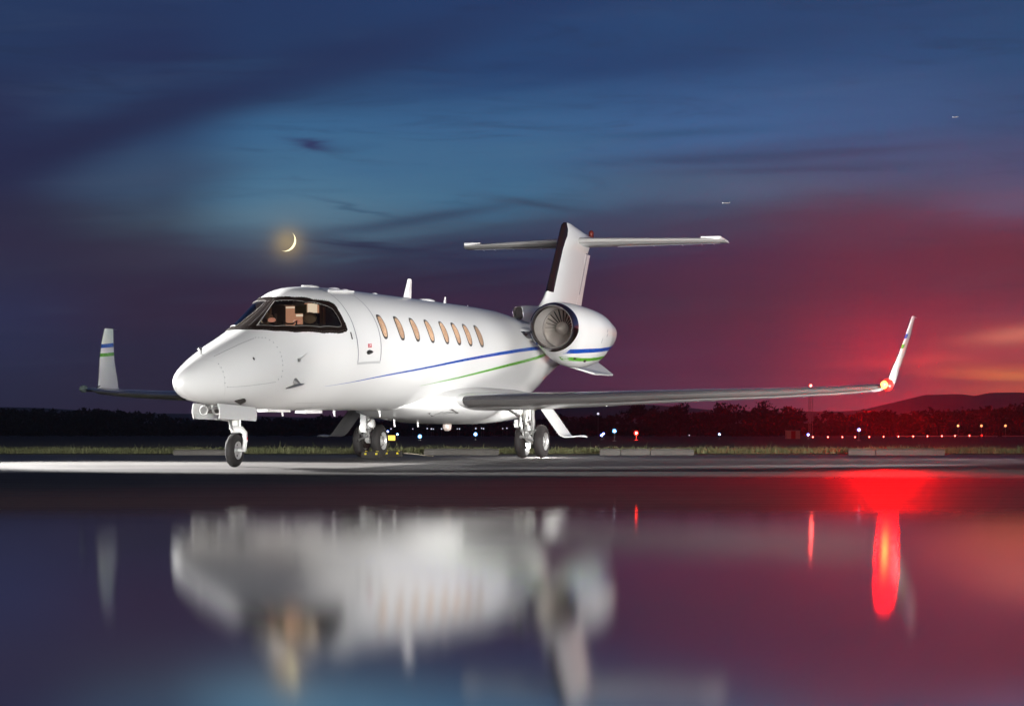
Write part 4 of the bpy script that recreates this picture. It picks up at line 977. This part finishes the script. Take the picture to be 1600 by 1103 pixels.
# tailplane
tsec = [(.02, 16.85, 18.25, 4.165, 4.12, .15), (.6, 17.1, 18.32, 4.175, 4.13, .13), (1.6, 17.52, 18.4, 4.185, 4.15, .105), (2.35, 17.85, 18.44, 4.195, 4.165, .085), (2.6, 17.98, 18.5, 4.195, 4.16, .075), (2.76, 18.12, 18.52, 4.19, 4.155, .045)]
for sd in (1, -1):
    secs = [(L(a_, sd*t_, z0), L(b_, sd*t_, z1), Vector((0, 0, th_))) for (t_, a_, b_, z0, z1, th_) in tsec]
    tp = wing_loft('tailplane', secs, WHITE, jet)
    wing_loft('leading_edge', secs, CHROME3, tp, 0, .10, .003, capn=False)
    # elevator balance horn standing proud of the tip
    m = MB(); v = [L(17.92, sd*2.32, 4.20), L(18.0, sd*2.70, 4.205), L(18.42, sd*2.76, 4.17), L(18.42, sd*2.32, 4.17)]; v += [q+Vector((.0, 0, .055)) for q in v[:2]]+[q+Vector((0, 0, .02)) for q in v[2:]]
    m.add(v, [(0, 1, 2, 3), (4, 7, 6, 5), (0, 4, 5, 1), (1, 5, 6, 2), (2, 6, 7, 3), (3, 7, 4, 0)]); m.build('elevator_horn', WHITE, tp, smooth=False)
    m = MB(); m.tube([secs[1][0].lerp(secs[1][1], .7)-Vector((0, 0, .045)), secs[4][0].lerp(secs[4][1], .7)-Vector((0, 0, .025))], .006, 4); m.build('elevator_gap', GREYP, tp)
    m = MB()
    for t_ in (1.2, 1.8, 2.2, 2.45): m.tube([L(18.42, sd*t_, 4.14), L(18.55, sd*t_, 4.13)], .004, 4)
    m.build('static_wick', STEEL, tp)
    # delta fin under the tail
    v = [L(14.5, sd*.30, 1.72), L(15.85, sd*.76, 1.49), L(17.05, sd*.76, 1.495), L(17.15, sd*.12, 1.98)]; v2 = [q+Vector((0, -sd*.012, .03)) for q in v]
    m = MB(); m.add(v+v2, [(0, 1, 2, 3), (4, 7, 6, 5), (0, 4, 5, 1), (1, 5, 6, 2), (2, 6, 7, 3), (3, 7, 4, 0)]); m.build('delta_fin', WHITE, jet, smooth=False)
# ------------------------------------------------------------------ engines
NT = [(11.65, .41, .41, .405), (11.72, .425, .43, .42), (11.85, .44, .47, .435), (12.3, .455, .61, .475), (13.0, .43, .68, .49), (13.7, .38, .62, .455), (14.15, .30, .47, .385), (14.5, .235, .36, .315), (14.78, .18, .26, .24)]
nu, nd, nw = (pchip([(q[0], q[i]) for q in NT]) for i in (1, 2, 3)); ZN = 2.235; TN = 1.28
def nac(s_, th, sd, off=0):
    r = rad(th); c, q = math.cos(r), math.sin(r); return L(s_, sd*(TN+(nw(s_)+off)*c), ZN+((nu(s_) if q > 0 else nd(s_))+off)*q)
blademe = None
for sd in (1, -1):
    vs = []; fs = []; n_ = 60; K_ = 72
    for i in range(n_+1):
        s_ = 11.65+3.13*(i/n_)**1.15
        for j in range(K_): vs.append(nac(s_, 360*j/K_, sd))
    for i in range(n_):
        for j in range(K_): fs.append((i*K_+j, i*K_+(j+1) % K_, (i+1)*K_+(j+1) % K_, (i+1)*K_+j))
    en = fixn(mesh('engine', vs, fs, WHITE, jet))
    ax = Vector((1, 0, 0)); o0 = L(11.65, sd*TN, ZN)
    m = MB(); m.lathe(o0, ax, [(.16, .432), (.06, .428), (.0, .413), (-.035, .398), (-.048, .382), (-.035, .366), (.0, .352), (.05, .345)], 72); m.build('intake_lip', CHROME, en)
    m = MB(); m.lathe(o0, ax, [(.05, .345), (.2, .338), (.45, .345), (.62, .35)], 72); fixn(m.build('intake_duct', DUCT, en))
    m = MB(); m.lathe(o0, ax, [(.50, .343), (.50, .335), (.52, .335), (.52, .343)], 72); m.build('duct_seal', CHROME, en)
    m = MB(); m.lathe(o0, ax, [(.66, .35), (.66, .0)], 48); m.build('fan_backing', BLACK, en)
    m = MB(); m.lathe(o0, ax, [(.36, .0), (.375, .022), (.43, .06), (.50, .095), (.56, .115)], 40); m.build('spinner', BLADE, en)
    for q in range(24):
        if blademe is None:
            v = []
            for k_ in range(6):
                r_ = .11+(.338-.11)*k_/5; ang = rad(28+32*k_/5); hw = .024+.022*k_/5; sw = .03*k_/5
                for e_ in (-1, 1): v.append(Vector((.58+e_*hw*math.cos(ang)+.0, e_*hw*math.sin(ang)+sw, r_)))
            v += [p+Vector((.003, .003, 0)) for p in v]
            f_ = [(2*k_, 2*k_+1, 2*k_+3, 2*k_+2) for k_ in range(5)]+[(12+2*k_, 12+2*k_+2, 12+2*k_+3, 12+2*k_+1) for k_ in range(5)]
            bo = mesh('fan_blade', v, f_, BLADE, en); blademe = bo.data
        else:
            bo = bpy.data.objects.new('fan_blade', blademe); C.objects.link(bo); bo.parent = en
        bo.location = o0; bo.rotation_euler = (2*math.pi*q/24, 0, 0)
    m = MB(); m.lathe(L(14.66, sd*TN, ZN-.02), ax, [(0, .215), (.15, .20), (.28, .17), (.28, .15), (.0, .16)], 40); m.lathe(L(14.66, sd*TN, ZN-.02), ax, [(0, .10), (.2, .07), (.34, .0)], 30); m.build('exhaust_nozzle', STEEL, en)
    # nacelle stripes
    def nstripe(name, pts, wd_, m_):
        f = pchip(pts); fwd = pchip(wd_); vs = []; fs = []; s0, s1 = pts[0][0], pts[-1][0]; n2 = 60
        for i in range(n2+1):
            s_ = s0+(s1-s0)*i/n2; z_ = f(s_); h_ = fwd(s_)/2
            for zz in (z_-h_, z_, z_+h_):
                q = max(-.999, min(.999, (zz-ZN)/(nd(s_)+.002 if zz < ZN else nu(s_)+.002))); vs.append(nac(s_, math.degrees(math.asin(q)), sd, .0025))
        for i in range(n2):
            for j in range(2): fs.append((i*3+j, i*3+j+1, i*3+j+4, i*3+j+3))
        mesh(name, vs, fs, m_, en)
    nstripe('blue_stripe', [(11.86, 1.815), (12.4, 1.84), (13.2, 1.88), (13.9, 1.93), (14.55, 1.99)], [(11.86, .075), (14.55, .06)], BLUE)
    nstripe('green_stripe', [(11.90, 1.70), (12.5, 1.69), (13.2, 1.72), (13.9, 1.78), (14.3, 1.835)], [(11.90, .06), (14.3, .05)], GREEN)
    m = MB()
    for (s_, z_, l_) in ((13.05, 2.0, .12), (13.35, 2.12, .08), (13.35, 2.2, .08)):
        q = math.degrees(math.asin((z_-ZN)/nd(s_))); m.tube([nac(s_, q, sd, .002), nac(s_+.05, q+l_*60, sd, .002)], .005, 4)
    m.build('cowl_latch', GREYP, en)
    for (s_, q) in ((12.25, -62), (12.7, -58)):
        m = MB(); m.sphere(nac(s_, q, sd, .0), .05, 8, (1.2, .5, .5)); m.build('cowl_vent', DARKM, en)
    # pylon
    v = []
    for (t_, s0, s1, z0, z1) in ((.50, 11.05, 14.2, 1.95, 2.25), (.70, 11.45, 14.0, 1.97, 2.24), (.87, 12.0, 13.8, 1.98, 2.23)):
        v.append(((s0, s1, z0, z1, t_)))
    ps = [(L(s0, sd*t_, (z0+z1)/2), L(s1, sd*t_, (z0+z1)/2), Vector((0, 0, z1-z0))) for (s0, s1, z0, z1, t_) in v]
    wing_loft('engine_pylon', ps, WHITE, jet); wing_loft('pylon_leading_edge', ps, CHROME, jet, 0, .03, .003, capn=False)
# ------------------------------------------------------------------ landing gear
def tyre_rim(parent, c, r, w_, rimr, sd, spokes=8):
    c = Vector(c); ax = Vector((0, -sd, 0))
    prof = []
    for q in range(21):
        a_ = math.pi*q/20; x = -w_/2*math.cos(a_)*(1.0); rr = rimr+(r-rimr)*(math.sin(a_)**.55)
        prof.append((x, rr))
    # tread grooves
    pr = []
    for (x, rr) in prof: pr.append((x, rr))
    m = MB(); m.lathe(c, ax, pr+[(w_*.5, rimr*.97), (-w_*.5, rimr*.97)], 56, True); fixn(m.build('tyre', RUBBER, parent))
    m = MB()
    for gx in (-.22, -.08, .08, .22):
        m.lathe(c, ax, [(gx*w_-.003, r*.9985-.14*r*abs(gx)**2.6), (gx*w_-.003, r*1.001-.14*r*abs(gx)**2.6), (gx*w_+.003, r*1.001-.14*r*abs(gx)**2.6), (gx*w_+.003, r*.9985-.14*r*abs(gx)**2.6)], 56)
    m.build('tread_groove', BLACK, parent)
    m = MB()
    for e_ in (1, -1):
        A = ax*e_; m.lathe(c, A, [(w_*.46, rimr*1.02), (w_*.50, rimr*1.0), (w_*.47, rimr*.92), (w_*.30, rimr*.84), (w_*.22, rimr*.60), (w_*.26, rimr*.36), (w_*.42, rimr*.33), (w_*.5, rimr*.24), (w_*.5, 0)], 40)
    m.build('wheel_rim', RIM, parent)
    m = MB()
    for e_ in (1, -1):
        for q in range(spokes):
            a_ = 2*math.pi*q/spokes; d = Vector((math.cos(a_), 0, math.sin(a_))); p = c+ax*e_*w_*.235+d*rimr*.60
            m.tube([p, p+ax*e_*w_*.02], rimr*.115, 10)
    m.build('rim_hole', DARKM, parent)
    m = MB()
    for q in range(spokes):
        a_ = 2*math.pi*(q+.5)/spokes; d = Vector((math.cos(a_), 0, math.sin(a_))); p = c+ax*w_*.40+d*rimr*.28; m.tube([p, p+ax*.02], .009, 6)
    m.build('wheel_bolt', STEEL, parent)
# nose gear
NGs = 1.905
ng = MB(); ng.tube([L(NGs+.02, 0, .95), L(NGs+.02, 0, .56)], [.05, .05], 16); ng.tube([L(NGs+.02, 0, .56), L(NGs+.02, 0, .48)], [.038, .038], 14)
ngo = ng.build('nose_gear', GEARW, jet)
m = MB(); m.tube([L(NGs-.04, -.03, .50), L(NGs+.0, .02, .505), L(NGs+.02, .09, .50), L(NGs+.03, .135, .45), L(NGs+.03, .14, .35), L(NGs+.0, .14, .23)], [.045, .05, .045, .038, .034, .03], 12); m.tube([L(NGs, .16, .225), L(NGs, -.08, .225)], .022, 10); m.build('wheel_fork', GEARW, ngo)
m = MB(); m.add([L(NGs+.028+a_, .176, z_) for (a_, z_) in ((-.02, .36), (.02, .36), (.02, .40), (-.02, .40))], [(0, 1, 2, 3)]); m.build('fork_placard', RED, ngo, smooth=False)
tyre_rim(ngo, L(NGs, 0, .2235), .2235, .112, .125, 1, 5)
m = MB(); m.tube([L(NGs-.02, .03, .72), L(NGs-.16, .0, .60), L(NGs-.06, 0, .50)], [.016, .018, .014], 8); m.tube([L(NGs-.06, -.05, .88), L(NGs-.30, -.04, .78)], [.02, .02], 8); m.tube([L(NGs+.07, .05, .90), L(NGs+.06, .05, .52)], .014, 8); m.tube([L(NGs-.05, -.06, .80), L(NGs-.04, -.05, .5)], .011, 6)
m.tube([L(NGs+.0, .06, .66), L(NGs+.0, -.06, .66)], .03, 10); m.build('steering_link', STEEL, ngo)
m = MB(); m.box(L(1.62, 0, .74), (.75, .30, .05)); m.build('nose_well', DARKM, ngo, smooth=False)
for q, (s_, t_) in enumerate(((1.15, -.06), (1.25, .07))):
    m = MB(); m.lathe(L(s_, t_, .755), (-1, 0, 0), [(.03, .062), (.03, .055), (.0, .04), (-.04, .0)], 20); m.tube([L(s_+.06, t_, .755), L(s_+.2, t_, .80)], .02, 8); m.build('taxi_lamp', STEEL, ngo)
m = MB(); m.add([L(1.10, -.03, .83), L(1.17, -.03, .83), L(1.15, -.03, .74)], [(0, 1, 2)]); m.add([L(1.25, .15, .655), L(1.6, .12, .655), L(1.3, .05, .74)], [(0, 1, 2)]); m.build('well_bracket', CHROME, ngo, smooth=False)
for sd in (1, -1):
    # curved door hung from the keel edge
    v = []; P_ = [(1.05, .845), (1.2, .84), (1.6, .825), (2.16, .80)]
    lo = [(1.07, .648), (1.2, .640), (1.6, .632), (2.17, .612)]
    rows = 7
    for (a_, b_) in zip(P_, lo):
        for q in range(rows):
            k_ = q/(rows-1); bul = .02*math.sin(math.pi*k_)+.0
            for e_ in (0, .014): v.append(L(a_[0]+(b_[0]-a_[0])*k_, sd*(.165+.012*k_+bul+e_), a_[1]+(b_[1]-a_[1])*k_))
    f_ = []; q2 = rows*2
    for i in range(3):
        for q in range(rows-1):
            A_ = i*q2+q*2; B_ = (i+1)*q2+q*2
            f_ += [(A_, B_, B_+2, A_+2), (A_+1, A_+3, B_+3, B_+1)]
        A_ = i*q2+(rows-1)*2; B_ = A_+q2; f_.append((A_, B_, B_+1, A_+1))
    for e_ in (0, 3):
        for q in range(rows-1):
            A_ = e_*q2+q*2; f_.append((A_, A_+1, A_+3, A_+2))
    mesh('gear_door', v, f_, WHITE, ngo, False)
# main gears
for sd in (1, -1):
    sM, tM = 10.05, 1.45
    def G(a_, b_, z_): return L(sM+a_, sd*(tM+b_), z_)
    m = MB(); m.tube([G(-.22, -.02, .95), G(-.22, -.02, .62)], [.06, .058], 16); m.tube([G(-.22, -.02, .62), G(-.2, -.02, .36)], [.045, .042], 14)
    mg = m.build('main_gear', GEARW, jet)
    m = MB(); m.tube([G(-.22, -.02, .36), G(-.15, 0, .31), G(0, 0, .276)], [.055, .06, .05], 12); m.tube([G(0, -.16, .276), G(0, .16, .276)], .04, 12); m.build('trailing_arm', GEARW, mg)
    m = MB(); m.tube([G(-.05, .02, .80), G(.0, .02, .55), G(.02, .02, .33)], [.036, .036, .022], 12); m.build('shock_strut', STEEL, mg)
    m = MB()
    for (pts, r_) in (([G(-.29, -.10, .88), G(-.30, -.1, .70), G(-.29, -.08, .5), G(-.25, -.06, .33)], .013), ([G(-.27, .05, .9), G(-.28, .06, .7), G(-.25, .08, .46), G(-.12, .1, .3)], .010), ([G(-.2, -.13, .85), G(-.22, -.14, .62), G(-.16, -.12, .4), G(-.05, -.1, .30)], .009),
                      ([G(-.3, 0, .72), G(-.33, 0, .6), G(-.27, 0, .44)], .012), ([G(-.22, -.02, .85), G(-.15, -.35, .90)], .026), ([G(-.22, -.05, .62), G(-.1, -.5, .88)], .022), ([G(-.28, .06, .6), G(-.28, -.1, .58)], .016), ([G(-.26, -.12, .47), G(-.2, .12, .42)], .018), ([G(-.3, -.09, .36), G(-.28, .09, .30), G(-.2, .13, .27)], .017)):
        m.tube(pts, r_, 8)
    for (a_, b_, z_, r_) in ((-.3, -.1, .70, .028), (-.29, .05, .66, .022), (-.3, -.08, .46, .03), (-.28, .08, .42, .028), (-.3, 0, .55, .03), (-.26, -.13, .60, .024), (-.2, .12, .45, .026), (-.3, -.09, .35, .03), (-.27, .0, .38, .04)):
        m.sphere(G(a_, b_, z_), r_, 8)
    for (a_, b_, z_) in ((-.27, -.1, .56), (-.28, .05, .50)): m.box(G(a_, b_, z_), (.05, .05, .08))
    m.build('brake_line', STEEL, mg)
    m = MB(); m.box(G(-.30, -.17, .57), (.05, .06, .13)); m.build('junction_box', GEARW, mg, smooth=False)
    for b_ in (-.165, .165):
        m = MB(); m.lathe(G(0, b_*.55, .276), (0, 1, 0), [(-.02, .0), (-.02, .13), (.02, .13), (.02, 0)], 24); m.build('brake_disc', DARKM, mg)
        tyre_rim(mg, G(0, b_, .2765), .2765, .152, .155, sd, 8)
    # narrow leg fairing ahead of the strut
    m = MB(); v = [G(-.36, -.09, .95), G(-.36, .04, .95), G(-.38, .03, .42), G(-.38, -.07, .42)]; v2 = [p+Vector((.015, 0, 0)) for p in v]
    m.add(v+v2, [(0, 1, 2, 3), (4, 7, 6, 5), (0, 4, 5, 1), (1, 5, 6, 2), (2, 6, 7, 3), (3, 7, 4, 0)])
    if sd < 0: m.build('leg_fairing', WHITE, mg, smooth=False)
    # big outer door, bent out at the bottom
    v = []; P_ = [(.16, .93), (.22, .86), (.34, .70), (.46, .54), (.55, .42), (.60, .375), (.66, .355), (.76, .358), (.86, .372), (.93, .365), (.96, .35)]
    S_ = [(-.32, .34), (-.32, .34), (-.34, .34), (-.34, .33), (-.34, .32), (-.33, .30), (-.30, .27), (-.26, .22), (-.2, .16), (-.12, .09), (-.05, .03)]
    f_ = []
    for (b_, z_), (a0, a1) in zip(P_, S_):
        for q in range(6):
            a_ = a0+(a1-a0)*q/5; zz = z_+.012*math.sin(math.pi*q/5)
            v.append(G(a_, b_, zz)); v.append(G(a_, b_+.010, zz-.013))
    for i in range(len(P_)-1):
        for q in range(5):
            A_ = i*12+q*2; B_ = A_+12; f_ += [(A_, A_+2, B_+2, B_), (A_+1, B_+1, B_+3, A_+3)]
        A_ = i*12; B_ = A_+12; f_ += [(A_, B_, B_+1, A_+1), (A_+10, A_+11, B_+11, B_+10)]
    f_ += [tuple(A_+q for q in (0, 1, 3, 2)) for A_ in (0, 2, 4, 6, 8)]
    dd = mesh('gear_door', v, f_, WHITE if sd > 0 else STEEL, mg, True); dd.data.set_sharp_from_angle(angle=rad(40))
# small light between the left main wheels and a beam added for the tip's glow
hl = halo(W2(10.55, 1.45, .22), (1, .98, .95), 60, .05)
nl = spot('glow_beam', W2(10.42, 7.27, 1.19), W2(10.42, 7.27, 1.19)+Vector((-.16, -1, .13)), GLOWP, 34, 1.0, .14, (1.0, 0.0, 0.0))  # added red spot aimed at the camera to light up the haze
# ------------------------------------------------------------------ chocks
def chock(s_, t_, label, rz=0):
    t = thing('wheel_chock', label, 'wheel chock', W2(s_, t_, 0), math.pi/2-YAW+rz, 'yellow tipped wheel chocks at the right main gear')
    m = MB()
    v = [(-.05, -.17, 0), (.05, -.17, 0), (.02, -.17, .10), (-.02, -.17, .10), (-.05, .17, 0), (.05, .17, 0), (.02, .17, .10), (-.02, .17, .10)]
    m.add(v, [(0, 1, 2, 3), (7, 6, 5, 4), (0, 3, 7, 4), (1, 5, 6, 2), (3, 2, 6, 7), (0, 4, 5, 1)]); m.build('block', RUBBER, t, smooth=False)
    for y_ in (-.11, .09):
        m = MB(); m.box((-.036, y_, .06), (.02, .035, .03)); m.box((0, y_, .103), (.035, .035, .008)); m.build('yellow_band', YEL, t, smooth=False)
chock(9.70, -1.29, 'black and yellow wheel chock in front of the right main wheels'); chock(10.42, -1.20, 'black and yellow wheel chock behind the right main wheels')
m = MB(); m.tube([W2(10.45, -1.0, .06), W2(10.55, -.85, .05), W2(10.6, -.65, .02), W2(10.4, -.45, .015)], .008, 6); o = m.build('chock_rope', simple('rope_tan', (.30, .26, .2), .8)); o['label'] = 'short tan rope lying beside the rear wheel chock'; o['category'] = 'rope'

# ------------------------------------------------------------------ haze
if HAZE > 0:
    m = MB(); m.box((0, 1650, 28), (9000, 3900, 80)); 
    hm = bpy.data.materials.new('haze'); hm.use_nodes = True; k = N(hm.node_tree); o_ = k.new('ShaderNodeOutputMaterial')
    pv = k.new('ShaderNodeVolumePrincipled'); pv.inputs['Color'].default_value = (.9, .92, .95, 1); pv.inputs['Density'].default_value = HAZE; pv.inputs['Anisotropy'].default_value = .9
    k.t.links.new(pv.outputs[0], o_.inputs['Volume']); hz = m.build('haze', hm, smooth=False, kind='stuff'); hz.data.materials[0] = hm
